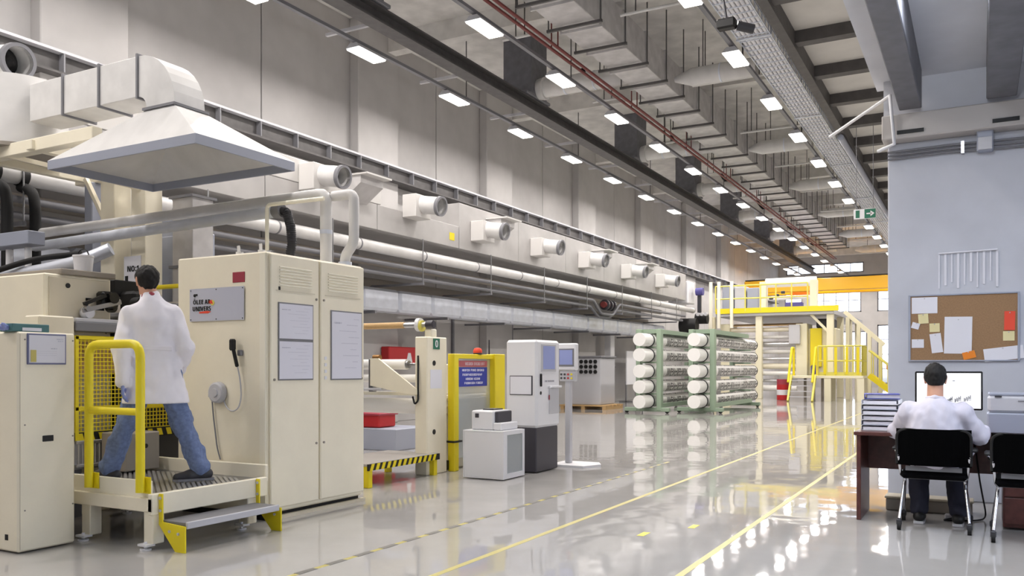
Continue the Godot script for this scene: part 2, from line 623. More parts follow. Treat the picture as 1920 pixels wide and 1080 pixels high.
# ---------------------------------------------------------------- the building
func wall_with_openings(b: MB, z0, z1, x0, x1, y1, holes):
	var xs := [x0, x1]
	for h in holes: xs.append(h[0]); xs.append(h[1])
	xs.sort()
	for i in xs.size() - 1:
		if xs[i + 1] - xs[i] < 0.001: continue
		var mid: float = (xs[i] + xs[i + 1]) * 0.5
		var cuts := []
		for h in holes:
			if mid > h[0] and mid < h[1]: cuts.append([h[2], h[3]])
		cuts.sort()
		var y := 0.0
		for c in cuts:
			if c[0] > y: b.bb(V(xs[i], y, z0), V(xs[i + 1], c[0], z1))
			y = c[1]
		b.bb(V(xs[i], y, z0), V(xs[i + 1], y1, z1))

var trim_no := 1

func building():
	# floor with its painted lines
	var floor_ = struct("floor", MB.new().bb(V(-13, -0.3, -66), V(5.3, 0, 6.3)), M.floor_epoxy)
	for x in [-3.0, -1.65]:
		part(floor_, "painted_line", MB.new().bb(V(x - 0.024, -0.002, -45), V(x + 0.024, 0.0012, 1.0)), M.line_yellow)
	part(floor_, "painted_line", MB.new().bb(V(-3.80, -0.002, -11.4), V(-3.76, 0.0008, -2.5)), M.line_yellow)
	var dash := MB.new().box(V(0, 0, 0), V(0.05, 0.003, 0.17)).mesh()
	for i in 30:
		piece(floor_, "line_dash", dash, M.line_dark, V(-3.78, 0.0008, -2.7 - 0.29 * i))
	for p in [[-2.31, -6.35], [-2.06, -6.85]]:
		part(floor_, "tape_mark", MB.new().box(V(p[0], 0, p[1]), V(0.055, 0.003, 0.16)), M.yellow)
	# left wall: backing, upright panels with open joints, pilasters
	var wl = struct("wall_left", MB.new().bb(V(-12.95, 0, -62.4), V(-12.56, 9.3, 6.3)), M.wall_paint)
	var pm := MB.new().box(V(0, 4.6, 0), V(0.06, 9.2, 3.07), 0.008).mesh()
	for i in 22:
		piece(wl, "wall_panel", pm, M.wall_paint, V(-12.53, 0, 4.6 - 3.1 * i))
	for z in [-8.5, -15.9, -21.6, -27.9, -34.1, -40.3, -46.5]:
		trim_no += 1
		struct("trim_%d" % trim_no, MB.new().bb(V(-12.5, 0, z + 0.75), V(-12.25, 9.2, z - 0.75), 0.015), M.wall_paint)
	# right wall of the side bay with the large window that lets daylight in beside the desks
	struct("wall_right", MB.new().bb(V(5, 0, -62.4), V(5.3, 9.3, -8.6)).bb(V(5, 0, -4.6), V(5.3, 9.3, 6.3)).bb(V(5, 0, -8.6), V(5.3, 0.9, -4.6)).bb(V(5, 3.6, -8.6), V(5.3, 9.3, -4.6)), M.wall_paint)
	var sw = struct("window_7", MB.new().bb(V(5.1, 0.9, -8.6), V(5.18, 0.98, -4.6)).bb(V(5.1, 3.52, -8.6), V(5.18, 3.6, -4.6)), M.white)
	for i in 4: part(sw, "mullion", MB.new().bb(V(5.1, 0.98, -8.6 + 1.3033 * i), V(5.18, 3.52, -8.51 + 1.3033 * i)), M.white)
	for i in 3: part(sw, "pane", MB.new().bb(V(5.135, 0.98, -8.51 + 1.3033 * i), V(5.145, 3.52, -7.297 + 1.3033 * i)), M.glass)
	struct("wall_back", MB.new().bb(V(-12.95, 0, 6), V(5.3, 9.3, 6.3)), M.wall_paint)
	# far end wall, its openings and windows
	var holes := [[-12.1, -10.9, 5.1, 6.7], [-10.3, -7.06, 5.1, 6.75], [-6.06, -3.0, 5.1, 6.75], [-6.06, -3.0, 0.25, 4.2], [-8.6, -6.7, 0.9, 3.8], [-12.0, -6.9, 7.8, 8.5]]
	var we := MB.new()
	wall_with_openings(we, -62.4, -62.0, -12.95, 5.3, 9.3, holes)
	struct("wall_end", we, M.wall_paint)
	for i in holes.size():
		var h: Array = holes[i]
		var fr := MB.new()
		var z := -62.1
		for s in [[h[0], h[2], h[0] + 0.08, h[3]], [h[1] - 0.08, h[2], h[1], h[3]], [h[0], h[2], h[1], h[2] + 0.08], [h[0], h[3] - 0.08, h[1], h[3]]]:
			fr.bb(V(s[0], s[1], z - 0.04), V(s[2], s[3], z + 0.04))
		var w = struct("window_%d" % (i + 1), fr, M.mid_grey)
		var nx := maxi(1, int((h[1] - h[0]) / 0.75))
		var ny := maxi(1, int((h[3] - h[2]) / 0.8))
		for k in range(1, nx):
			var x: float = lerpf(h[0], h[1], float(k) / nx)
			part(w, "mullion", MB.new().bb(V(x - 0.025, h[2] + 0.08, z - 0.03), V(x + 0.025, h[3] - 0.08, z + 0.03)), M.mid_grey)
		for k in range(1, ny):
			var y: float = lerpf(h[2], h[3], float(k) / ny)
			part(w, "transom", MB.new().bb(V(h[0] + 0.08, y - 0.025, z - 0.028), V(h[1] - 0.08, y + 0.025, z + 0.028)), M.mid_grey)
		for a in nx:
			for c in ny:
				part(w, "pane", MB.new().bb(V(lerpf(h[0], h[1], float(a) / nx), lerpf(h[2], h[3], float(c) / ny), z - 0.005), V(lerpf(h[0], h[1], (a + 1.0) / nx), lerpf(h[2], h[3], (c + 1.0) / ny), z + 0.005)), M.glass)
	# main ceiling with cross beams
	var ce = struct("ceiling", MB.new().bb(V(-12.95, 9.2, -62.4), V(5.3, 9.5, 6.3)), M.ceiling_paint)
	for i in 11:
		var z := 2.2 - 6.2 * i
		trim_no += 1
		struct("trim_%d" % trim_no, MB.new().bb(V(-12.5, 8.75, z - 0.15), V(-3.05, 9.2, z + 0.15)), M.ceiling_paint)
	# roof of the side bay: pale panels on dark purlins
	var rb = struct("ceiling_001", MB.new().bb(V(-3.0, 7.42, -62), V(5, 7.6, 6)), M.roof_panel)
	for i in 26:
		part(rb, "purlin", MB.new().bb(V(-2.95, 7.20, -9.9 - 2.05 * i), V(5, 7.43, -10.14 - 2.05 * i)), M.beam_dark)
	part(rb, "edge_beam", MB.new().bb(V(-3.12, 7.12, -62), V(-2.95, 7.6, 6)), M.beam_dark)
	part(rb, "upstand", MB.new().bb(V(-3.05, 7.6, -62), V(-2.95, 9.2, 6)), M.roof_panel)
	# low mezzanine over the desk, carried by grey beams and the blue-grey wall
	struct("wall_desk", MB.new().bb(V(-0.82, 0, -9.7), V(5, 3.56, -9.4), 0.01), M.wall_blue)
	var tb = struct("trim_1", MB.new().bb(V(-0.86, 3.56, -9.75), V(5, 3.80, -9.2), 0.01), M.lintel)
	part(tb, "upper_wall", MB.new().bb(V(-0.86, 3.80, -9.7), V(5, 4.2, -9.4)), M.mezz_paint)
	var mz = struct("ceiling_002", MB.new().bb(V(-0.95, 4.2, -9.7), V(5, 4.4, 6)), M.mezz_paint)
	for x in [[-0.70, -0.50], [0.05, 0.30], [1.6, 1.85], [3.2, 3.45]]:
		part(mz, "mezzanine_beam", MB.new().bb(V(x[0], 3.83, -9.2), V(x[1], 4.21, 6), 0.008), M.beam_grey)
	part(mz, "panel_joint", MB.new().bb(V(-0.5, 4.19, -6.32), V(0.05, 4.202, -6.30)), M.mid_grey)

# ---------------------------------------------------------------- ceiling services
func area_light(parent, at: Vector3, sz: Vector2, e: float, c: Color):
	var l := AreaLight3D.new()
	l.name = "light"
	l.area_size = sz
	l.light_energy = e
	l.light_color = c
	l.area_range = 60.0
	l.shadow_enabled = true
	parent.add_child(l)
	l.position = at
	l.rotation_degrees = Vector3(-90, 0, 0)
	return l

func ceiling_lamp(label, at: Vector3):
	var t = thing("ceiling_light", label, "lamp", at, "tube lights in rows under the hall ceiling")
	part(t, "housing", MB.new().frus([at.x - 0.16, at.x + 0.16, at.z - 0.42, at.z + 0.42], at.y, [at.x - 0.08, at.x + 0.08, at.z - 0.40, at.z + 0.40], at.y + 0.09).bb(at + V(-0.08, 0.088, -0.4), at + V(0.08, 0.095, 0.4)), M.light_grey)
	part(t, "diffuser", MB.new().bb(at + V(-0.15, -0.03, -0.41), at + V(0.15, 0.0, 0.41), 0.01), M.lamp_glow)
	for s in [-0.3, 0.3]: part(t, "hanger", MB.new().cyl(at + V(0, 0.09, s), at + V(0, 0.12, s), 0.008, 0.008, 6), M.mid_grey)
	area_light(t, V(0, -0.045, 0), Vector2(0.28, 0.8), LAMP_ENERGY, Color(1.0, 0.975, 0.955))
	return t

func ceiling_services():
	var rows := [[-10.3, "along the left wall", 7.3], [-7.67, "under the middle ducts", 7.3], [-4.03, "beside the mesh cable tray", 7.12]]
	var src = null
	for r in rows:
		for i in 21:
			if r[0] > -5.0 and i < 3: continue
			var at := V(r[0], r[2], 2.62 - 3.12 * i)
			var nth: int = i - 4
			var lab: String = "glowing tube light, %s from near end of the row %s" % [ORD[nth], r[1]] if nth >= 0 else "tube light over the near floor, %s unseen one, row %s" % [ORD[i], r[1]]
			if src == null: src = ceiling_lamp(lab, at)
			else: dup(src, at, lab, "tube lights in rows under the hall ceiling")
	var ws = thing("office_light", "flat strip light close under the mezzanine in front of the desk wall", "lamp", V(-0.22, 4.1, -6.2), "strip lights under the mezzanine")
	part(ws, "housing", MB.new().bb(V(-0.32, 4.1, -6.8), V(-0.12, 4.199, -5.6), 0.01), M.white)
	part(ws, "diffuser", MB.new().bb(V(-0.31, 4.075, -6.79), V(-0.13, 4.1, -5.61), 0.01), M.lamp_glow)
	area_light(ws, V(0, -0.04, 0), Vector2(0.17, 1.16), LAMP_ENERGY * 0.8, Color(0.93, 0.96, 1.0))
	for z in [-3.4, -0.4, 2.6]:
		var at := V(-0.22, 3.0, z)
		var t = thing("office_light", "strip light under the mezzanine, %s from the desk wall" % ORD[1 + int((z + 3.5) / 2.9)], "lamp", at, "strip lights under the mezzanine")
		part(t, "housing", MB.new().bb(at + V(-0.1, 0.0, -0.6), at + V(0.1, 0.06, 0.6), 0.01), M.white)
		for s in [-0.4, 0.4]: part(t, "hanger", MB.new().cyl(at + V(0, 0.06, s), at + V(0, 1.2, s), 0.008, 0.008, 6), M.mid_grey)
		part(t, "upper_diffuser", MB.new().bb(at + V(-0.09, 0.06, -0.59), at + V(0.09, 0.075, 0.59), 0.005), M.lamp_glow)
		area_light(t, V(0, 0.09, 0), Vector2(0.17, 1.16), LAMP_ENERGY * 2.2, Color(0.93, 0.96, 1.0)).rotation_degrees.x = 90
		part(t, "diffuser", MB.new().bb(at + V(-0.09, -0.03, -0.59), at + V(0.09, 0.0, 0.59), 0.01), M.lamp_glow)
		area_light(t, V(0, -0.045, 0), Vector2(0.17, 1.16), LAMP_ENERGY * 0.2, Color(0.9, 0.95, 1.0))
	for i in 8:
		var at := V(1.0, 6.5, -12.5 - 6.2 * i)
		var lab := "tube light over the bay behind the desk wall, %s from that wall" % ORD[i]
		var t = dup(src, at, lab, "tube lights of the side bay")
		var rod := MB.new().cyl(at + V(0, 0.1, 0), at + V(0, 0.82, 0), 0.01, 0.01, 6)
		org[t] = at
		part(t, "drop_rod", rod, M.mid_grey)
	# light rails
	var rail_names := ["above the lights along the left wall", "above the middle row of lights", "above the lights beside the cable tray"]
	for k in 3:
		var r: Array = rows[k]
		var y: float = r[2] + 0.12
		var t = thing("light_rail", "long grey lighting rail " + rail_names[k], "rail", V(r[0], y, -25), "lighting rails")
		part(t, "channel", MB.new().bb(V(r[0] - 0.04, y, -61), V(r[0] + 0.04, y + 0.06, 4)), M.mid_grey)
		for i in 9:
			part(t, "hanger_rod", MB.new().cyl(V(r[0], y + 0.06, 2 - 6.2 * i), V(r[0], 9.2, 2 - 6.2 * i), 0.012, 0.012, 6), M.beam_dark)
	# long dark steel beam left, with arms to the wall
	var lb = thing("steel_beam", "long dark steel beam running the hall beside the left row of lights", "beam", V(-9.5, 7.45, -25))
	part(lb, "bottom_flange", MB.new().bb(V(-9.66, 7.45, -58), V(-9.34, 7.48, 5.5)), M.beam_dark)
	part(lb, "web", MB.new().bb(V(-9.52, 7.47, -58), V(-9.48, 7.72, 5.5)), M.beam_dark)
	part(lb, "top_flange", MB.new().bb(V(-9.66, 7.71, -58), V(-9.34, 7.74, 5.5)), M.beam_dark)
	var wa = thing("wall_brackets", "row of short grey arms on the dark beam beside the left lights", "bracket", V(-11.1, 7.6, -25))
	for i in 18:
		part(wa, "arm", MB.new().bb(V(-10.9, 7.60, -3.2 - 3.1 * i), V(-9.67, 7.66, -3.26 - 3.1 * i)), M.light_grey)
	# drop boxes with grilles, branch ducts from each to the main duct and from the main duct to the right
	var zs := [-5.6, -11.8, -18.3, -25.4, -31.5, -37.8, -44.2, -50.4]
	for i in zs.size():
		var z: float = zs[i]
		var nth: String = ORD[i]
		var bx = thing("air_box", "dark grey square ceiling air box on the steel beam, %s from the camera" % nth, "duct box", V(-9.3, 7.5, z), "ceiling air boxes")
		part(bx, "body", MB.new().bb(V(-10.05, 7.82, z - 0.42), V(-9.3, 9.195, z + 0.42), 0.01), M.beam_grey)
		part(bx, "neck", MB.new().bb(V(-10.15, 7.76, z - 0.62), V(-9.3, 7.83, z + 0.62), 0.01), M.mid_grey)
		for g in 2:
			part(bx, "grille", MB.new().bb(V(-10.08 + 0.38 * g, 7.742, z - 0.4), V(-9.76 + 0.38 * g, 7.765, z + 0.4)), M.dark_grey)
		var d1 = thing("branch_duct", "pale round branch duct joining %s air box and main duct" % nth, "duct", V(-8.0, 8.0, z), "round branch ducts left of the main duct")
		part(d1, "pipe", MB.new().cyl(V(-9.29, 7.99, z), V(-7.0, 7.99, z), 0.21, 0.21, 20), M.galv_white)
		part(d1, "collar", MB.new().cyl(V(-9.295, 7.99, z), V(-9.12, 7.99, z), 0.24, 0.27, 20), M.galv_white)
		for k in 2: part(d1, "seam_band", MB.new().cyl(V(-8.6 + 0.75 * k, 7.99, z), V(-8.57 + 0.75 * k, 7.99, z), 0.22, 0.22, 20), M.galv)
		if i > 0:
			var z2: float = z - 0.7
			var d2 = thing("tapered_duct", "pale round side duct with cone end, %s right of main duct" % nth, "duct", V(-5.0, 7.92, z2), "round side ducts right of the main duct")
			part(d2, "cone", MB.new().cyl(V(-6.15, 7.92, z2), V(-5.75, 7.92, z2), 0.06, 0.2, 20), M.galv_white)
			part(d2, "pipe", MB.new().cyl(V(-5.75, 7.92, z2), V(-4.3, 7.92, z2), 0.2, 0.2, 20), M.galv_white)
			part(d2, "seam_band", MB.new().cyl(V(-5.1, 7.92, z2), V(-5.07, 7.92, z2), 0.21, 0.21, 20), M.galv)
			for sx in [-5.5, -4.6]: part(d2, "strap", MB.new().cyl(V(sx, 8.1, z2), V(sx, 9.19, z2), 0.012, 0.012, 6), M.beam_dark)
			# drooping black flexible hose of the same bay
			var hz: float = z - 1.6
			solo("flexible_hose", "black flexible hose sagging below the ceiling in bay %s from camera" % nth, "hose", V(-7.6, 8.4, hz), MB.new().tube([V(-8.9, 8.9, hz), V(-8.6, 8.45, hz), V(-7.2, 8.4, hz), V(-6.9, 8.8, hz)], 0.06, 8, 0.3), M.rubber, "flexible hoses under the ceiling")
	# main rectangular duct in sections with flanges and trapeze hangers
	var md = thing("main_duct", "long rectangular sheet-metal air duct with flanged joints under the ceiling", "duct", V(-6.6, 7.7, -25))
	var sec := MB.new().box(V(0, 0.35, 0), V(0.78, 0.70, 1.20), 0.01).mesh()
	var flg := MB.new().box(V(0, 0.35, 0), V(0.86, 0.78, 0.04)).mesh()
	var trap := MB.new()
	trap.bb(V(-0.56, -0.09, -0.025), V(0.56, -0.04, 0.025))
	trap.cyl(V(-0.53, -0.09, 0), V(-0.53, 1.5, 0), 0.014, 0.014, 6)
	trap.cyl(V(0.53, -0.09, 0), V(0.53, 1.5, 0), 0.014, 0.014, 6)
	var trm := trap.mesh()
	for i in 41:
		var z := 2.0 - 1.24 * i
		piece(md, "duct_section", sec, M.duct_grey, V(-6.6, 7.7, z))
		piece(md, "flange", flg, M.duct_grey, V(-6.6, 7.7, z - 0.62))
		piece(md, "trapeze_hanger", trm, M.beam_dark, V(-6.6, 7.7, z - 0.3))
	# a second, thinner pipe family
	for k in 2:
		var x: float = [-7.4, -7.26][k]
		var t = thing("sprinkler_pipe", ["red sprinkler pipe running the hall above the middle lights", "second red sprinkler pipe, nearer the main duct"][k], "pipe", V(x, 7.9, -25), "red sprinkler pipes")
		part(t, "pipe", MB.new().cyl(V(x, 7.58, 4), V(x, 7.58, -52), 0.032, 0.032, 8), M.red_pipe)
		for i in 12:
			part(t, "hanger_rod", MB.new().cyl(V(x, 7.6, 2.5 - 4.4 * i), V(x, 9.2, 2.5 - 4.4 * i), 0.014, 0.014, 6), M.red_pipe)
	for i in 9:
		var z: float = -10.5 - 4.6 * i
		for k in 2:
			var x0: float = [-8.5, -5.95][k]
			var x1: float = [-7.7, -4.1][k]
			var t = thing("water_branch", "thin grey cross pipe %s of the main duct, %s from the camera" % [["left", "right"][k], ORD[i]], "pipe", V((x0 + x1) * 0.5, 8.0, z), "thin cross pipes under the ceiling")
			part(t, "pipe", MB.new().cyl(V(x0, 7.95, z), V(x1, 7.95, z), 0.03, 0.03, 8), M.galv_white)
			for x in [x0 + 0.3, x1 - 0.3]: part(t, "rod", MB.new().cyl(V(x, 7.95, z), V(x, 9.19, z), 0.013, 0.013, 6), M.beam_dark)
	# mesh cable tray beside the side bay
	var ct = thing("cable_tray", "wide wire mesh cable tray full of pale cables along the side bay", "cable tray", V(-3.55, 7.25, -25))
	for x in [-3.85, -3.28]:
		for y in [7.25, 7.38, 7.5]: part(ct, "side_wire", MB.new().bb(V(x - 0.008, y - 0.008, -56), V(x + 0.008, y + 0.008, 5)), M.galv)
	var rung := MB.new().bb(V(-0.285, -0.008, -0.008), V(0.285, 0.008, 0.008)).bb(V(-0.285, 0, -0.008), V(-0.27, 0.25, 0.008)).bb(V(0.27, 0, -0.008), V(0.285, 0.25, 0.008)).mesh()
	for i in 150:
		piece(ct, "cross_wire", rung, M.galv, V(-3.565, 7.25, 2.0 - 0.26 * i))
	for i in 7:
		part(ct, "cable", MB.new().cyl(V(-3.80 + 0.078 * i, 7.285, 5), V(-3.80 + 0.078 * i, 7.285, -56), 0.032, 0.032, 8), M.white)
	for i in 10:
		part(ct, "tray_hanger", MB.new().bb(V(-3.88, 7.22, 1.0 - 5.5 * i), V(-3.25, 7.24, 0.95 - 5.5 * i)).cyl(V(-3.86, 7.22, 0.97 - 5.5 * i), V(-3.86, 9.2, 0.97 - 5.5 * i), 0.012, 0.012, 6).cyl(V(-3.27, 7.22, 0.97 - 5.5 * i), V(-3.27, 9.2, 0.97 - 5.5 * i), 0.012, 0.012, 6), M.galv)
	# blue-grey conduit on the edge beam, with a thin white frame and the dark camera
	solo("conduit", "blue grey conduit pipe fixed along the edge beam of the side bay", "pipe", V(-3.0, 6.8, -25), MB.new().cyl(V(-3.04, 7.03, -22.5), V(-3.04, 7.03, -58), 0.075, 0.075, 12), M.blue_grey)
	solo("pipe_loop", "thin white bent pipe loop beside the mezzanine corner", "pipe frame", V(-1.0, 3.6, -9.3), MB.new().tube([V(-1.55, 4.02, -10.6), V(-0.78, 3.98, -9.15), V(-0.74, 3.5, -9.15), V(-0.9, 3.48, -9.3)], 0.018, 8), M.white)
	var pc = thing("ceiling_camera", "small black camera hanging below the cable tray", "camera", V(-2.9, 5.8, -11))
	part(pc, "body", MB.new().box(V(-2.86, 5.72, -10.95), V(0.24, 0.13, 0.14), 0.02), M.black)
	part(pc, "lens_hood", MB.new().cyl(V(-2.74, 5.70, -11.0), V(-2.55, 5.65, -11.1), 0.06, 0.06, 14), M.dark_grey)
	part(pc, "bracket", MB.new().cyl(V(-2.86, 5.78, -10.95), V(-3.1, 7.0, -11.2), 0.015, 0.015, 8), M.dark_grey)
	var ex = thing("exit_sign", "green and white exit sign with arrow hanging over the aisle", "sign", V(-2.46, 4.93, -22.3))
	part(ex, "panel", MB.new().box(V(-2.46, 5.045, -22.3), V(0.50, 0.24, 0.03), 0.005), M.white)
	part(ex, "green_field", MB.new().box(V(-2.34, 5.045, -22.283), V(0.25, 0.22, 0.006)), M.green_sign)
	part(ex, "figure_field", MB.new().box(V(-2.62, 5.045, -22.283), V(0.09, 0.18, 0.006)), M.green_sign)
	part(ex, "arrow", MB.new().box(V(-2.36, 5.045, -22.278), V(0.12, 0.03, 0.006)).ext([Vector2(0, -0.07), Vector2(0.09, 0), Vector2(0, 0.07)], V(-2.33, 5.045, -22.281), Vector3.RIGHT, Vector3.UP, V(0, 0, 0.006)), M.white)
	for sx in [-2.65, -2.27]: part(ex, "rod", MB.new().cyl(V(sx, 5.16, -22.3), V(sx, 7.2, -22.3), 0.008, 0.008, 6), M.mid_grey)
	# cables and junction box over the desk wall
	var wc = thing("wall_cables", "bundle of grey cables clipped along the top of the desk wall", "cable", V(0.5, 3.5, -9.3))
	for i in 3:
		part(wc, "cable", MB.new().tube([V(-0.82, 3.40 + 0.035 * i, -9.37), V(-0.3, 3.41 + 0.035 * i, -9.37), V(0.4, 3.39 + 0.04 * i, -9.37), V(2.5, 3.42 + 0.035 * i, -9.37)], 0.011, 8), M.mid_grey)
	part(wc, "clip", MB.new().box(V(-0.15, 3.44, -9.37), V(0.03, 0.12, 0.06)), M.steel)
	var jb = thing("junction_box", "pale grey junction box above the cables on the desk wall", "junction box", V(0.04, 3.4, -9.3))
	part(jb, "box", MB.new().box(V(0.04, 3.49, -9.34), V(0.14, 0.24, 0.11), 0.012), M.blue_grey)
	part(jb, "cover", MB.new().box(V(0.04, 3.44, -9.278), V(0.12, 0.12, 0.012), 0.004), M.light_grey)
	for k in 2:
		solo("vent_slot", ["dark slot vent on the lintel above the junction box", "dark slot vent on the lintel above the white pipe frame"][k], "vent", V([0.2, -0.6][k], 3.57, -9.2), MB.new().bb(V([0.1, -0.72][k], 3.60, -9.20), V([0.32, -0.48][k], 3.635, -9.185)), M.black)

# ---------------------------------------------------------------- along the left wall
func wall_services():
	var cr = thing("crane_rail", "long dark grey steel crane rail with ribs along the left wall", "crane rail", V(-12.2, 5.77, -25))
	part(cr, "web", MB.new().bb(V(-12.22, 5.73, -60), V(-12.18, 6.02, 5.5)), M.beam_dark)
	part(cr, "bottom_flange", MB.new().bb(V(-12.5, 5.70, -60), V(-12.05, 5.735, 5.5)), M.beam_dark)
	part(cr, "top_flange", MB.new().bb(V(-12.5, 6.02, -60), V(-12.05, 6.06, 5.5)), M.light_grey)
	var rib := MB.new().box(V(0, 0.145, 0), V(0.12, 0.285, 0.025)).mesh()
	for i in 60: piece(cr, "rib", rib, M.mid_grey, V(-12.11, 5.735, 3.0 - 1.0 * i))
	# long air plenum below the rail
	var pl = thing("air_plenum", "long grey sheet-metal air plenum below the crane rail", "duct", V(-11.4, 4.05, -15))
	for i in 7:
		var z0 := 4.6 - 3.03 * i
		part(pl, "panel", MB.new().bb(V(-12.3, 4.05, z0), V(-10.5, 4.55, z0 - 3.015), 0.006), M.plenum)
	for i in 6:
		var z0 := -16.62 - 2.87 * i
		part(pl, "panel", MB.new().bb(V(-12.05, 4.05, z0), V(-10.5, 5.10, z0 - 2.855), 0.006), M.plenum)
	part(pl, "upper_casing", MB.new().bb(V(-12.25, 4.56, 4.6), V(-10.50, 4.98, -13.7), 0.01), M.plenum_cream)
	part(pl, "warning_label", MB.new().box(V(-10.495, 4.28, -16.3), V(0.006, 0.17, 0.2)), M.yellow)
	# jet nozzles
	var nz := [-5.88, -8.75, -11.6, -14.67, -17.37, -20.4, -23.48, -26.93, -30.35]
	for i in nz.size():
		if i == 1: continue
		var z: float = nz[i]
		var y: float = 4.83 if i == 0 else (4.62 if i < 4 else 4.48)
		var o := V(-9.7, y, z)
		var ax := V(1, -0.16, 0.0).normalized()
		var w: String = "at the far left picture edge" if i == 0 else ("%s past the exhaust hood" % ORD[i - 2])
		var t = thing("air_nozzle", "round pale jet nozzle with dark mouth, " + w, "air nozzle", o - ax * 0.5, "jet nozzles along the plenum")
		part(t, "base_box", MB.new().bb(V(-10.495, y - 0.2, z - 0.27), V(-10.15, y + 0.27, z + 0.27), 0.01), M.plenum_cream)
		part(t, "barrel", MB.new().pipe(o - ax * 0.55, o, 0.185, 0.165, 28), M.galv_white)
		part(t, "rim", MB.new().pipe(o - ax * 0.06, o + ax * 0.012, 0.205, 0.165, 28), M.mid_grey)
		part(t, "core", MB.new().lathe([Vector2(0.0, -0.12), Vector2(0.05, -0.16), Vector2(0.165, -0.3)], o, ax, 20), M.black)
	# scoops between the nozzles
	var sc := [[-12.9, "beside the first nozzle after the hood"], [-18.2, "beside the third nozzle after the hood"], [-24.6, "beside the fifth nozzle"], [-28.5, "beside the sixth nozzle"]]
	for s in sc:
		var z: float = s[0]
		var t = thing("duct_scoop", "grey wedge shaped duct scoop under the crane rail " + s[1], "duct", V(-10.6, 4.55, z), "wedge scoops under the rail")
		part(t, "wedge", MB.new().ext([Vector2(0.0, 0.0), Vector2(0.40, 0.28), Vector2(0.40, 0.42), Vector2(0.0, 0.42)], V(-10.503, 4.48, z - 0.34), Vector3.RIGHT, Vector3.UP, V(0, 0, 0.68)), M.duct_grey)
		part(t, "lip", MB.new().bb(V(-10.503, 4.90, z - 0.38), V(-9.92, 4.93, z + 0.38)), M.plenum_cream)
	# pipes under the plenum
	var ip = thing("insulated_pipe", "thick white insulated pipe running below the plenum", "pipe", V(-10.6, 3.7, -15))
	for i in 18:
		var z0 := 4.5 - 2.2 * i
		part(ip, "pipe_section", MB.new().cyl(V(-10.6, 3.72, z0), V(-10.6, 3.72, z0 - 2.18), 0.115, 0.115, 20), M.galv_white)
		part(ip, "band", MB.new().cyl(V(-10.6, 3.72, z0 - 2.21), V(-10.6, 3.72, z0 - 2.17), 0.119, 0.119, 20), M.mid_grey)
	var gp := [[3.42, 0.045, "upper slim grey pipe below the white insulated pipe"], [3.24, 0.045, "lower slim grey pipe below the white insulated pipe"]]
	for k in 2:
		var y: float = gp[k][0]
		solo("slim_pipe", gp[k][2], "pipe", V(-10.6, y, -15), MB.new().tube([V(-10.6 - 0.11 * k, y, 3), V(-10.6 - 0.11 * k, y, -24.6), V(-10.6 - 0.11 * k, y - 0.38 + 0.1 * k, -25.2), V(-10.6 - 0.11 * k, y - 0.38 + 0.1 * k, -26.2), V(-10.6 - 0.11 * k, y, -26.8), V(-10.6 - 0.11 * k, y, -34)], gp[k][1], 10, 0.12), M.mid_grey, "slim grey pipes")
	solo("wall_pipe", "dull grey pipe behind the white insulated pipe", "pipe", V(-11.2, 3.7, -15), MB.new().cyl(V(-11.3, 3.55, 4), V(-11.3, 3.55, -33), 0.09, 0.09, 14), M.warm_grey)
	solo("wall_pipe", "low warm grey pipe close to the left wall", "pipe", V(-11.8, 3.2, -15), MB.new().cyl(V(-11.9, 3.2, 4), V(-11.9, 3.2, -33), 0.1, 0.1, 14), M.warm_grey)
	var hg = thing("pipe_hangers", "row of thin steel hanger frames carrying the pipes below the plenum", "hanger", V(-10.6, 3.1, -15))
	for i in 11:
		var z := -3.5 - 2.9 * i
		part(hg, "rod", MB.new().cyl(V(-10.46, 3.1, z), V(-10.46, 4.06, z), 0.012, 0.012, 6), M.steel)
		part(hg, "cross_arm", MB.new().bb(V(-12.5, 3.08, z - 0.025), V(-10.44, 3.13, z + 0.025)), M.mid_grey)
	var vf = thing("valve_cluster", "dark valve with round flanges on the slim grey pipes", "valve", V(-10.5, 3.1, -25.7))
	for k in 3: part(vf, "flange", MB.new().cyl(V(-10.52, 3.32, -25.3 - 0.28 * k), V(-10.52, 3.32, -25.4 - 0.28 * k), 0.17, 0.17, 18), M.dark_grey)
	part(vf, "valve_body", MB.new().cyl(V(-10.52, 3.32, -25.2), V(-10.52, 3.32, -26.1), 0.1, 0.1, 16), M.red_pipe)
	# silver duct along the lower wall
	var sd = thing("silver_duct", "shiny silver insulated duct in short sections along the lower left wall", "duct", V(-11.4, 2.5, -20))
	for i in 22:
		var z0 := -5.0 - 1.28 * i
		part(sd, "duct_section", MB.new().bb(V(-11.65, 2.52, z0), V(-11.15, 3.0, z0 - 1.25), 0.06), M.galv)
	for i in 10:
		part(sd, "bracket", MB.new().bb(V(-12.465, 2.46, -6.0 - 2.8 * i), V(-11.2, 2.515, -6.06 - 2.8 * i)), M.mid_grey)
	var dp = thing("down_pipe", "white square downpipe on the lower left wall under the silver duct", "pipe", V(-12.2, 0.0, -29.5))
	part(dp, "pipe", MB.new().bb(V(-12.2, 0.35, -29.35), V(-11.95, 2.6, -29.75), 0.02), M.white)
	part(dp, "box", MB.new().bb(V(-12.25, 2.5, -29.2), V(-11.67, 3.1, -30.3), 0.03), M.galv_white)
	part(dp, "clip", MB.new().bb(V(-12.465, 1.3, -29.3), V(-11.93, 1.36, -29.8)), M.mid_grey)
	for k in 4:
		var z: float = [-16.1, -22.7, -28.9, -19.4][k]
		solo("wall_conduit", ["thin dark conduit down the lower wall behind the roller frame", "thin dark conduit down the lower wall behind the white test tower", "thin dark conduit beside the white downpipe", "thin dark conduit behind the yellow gate"][k], "conduit", V(-12.46, 0, z), MB.new().bb(V(-12.5, 0.0, z - 0.04), V(-12.44, 2.7, z + 0.04)), M.beam_grey, "conduits on the lower wall")
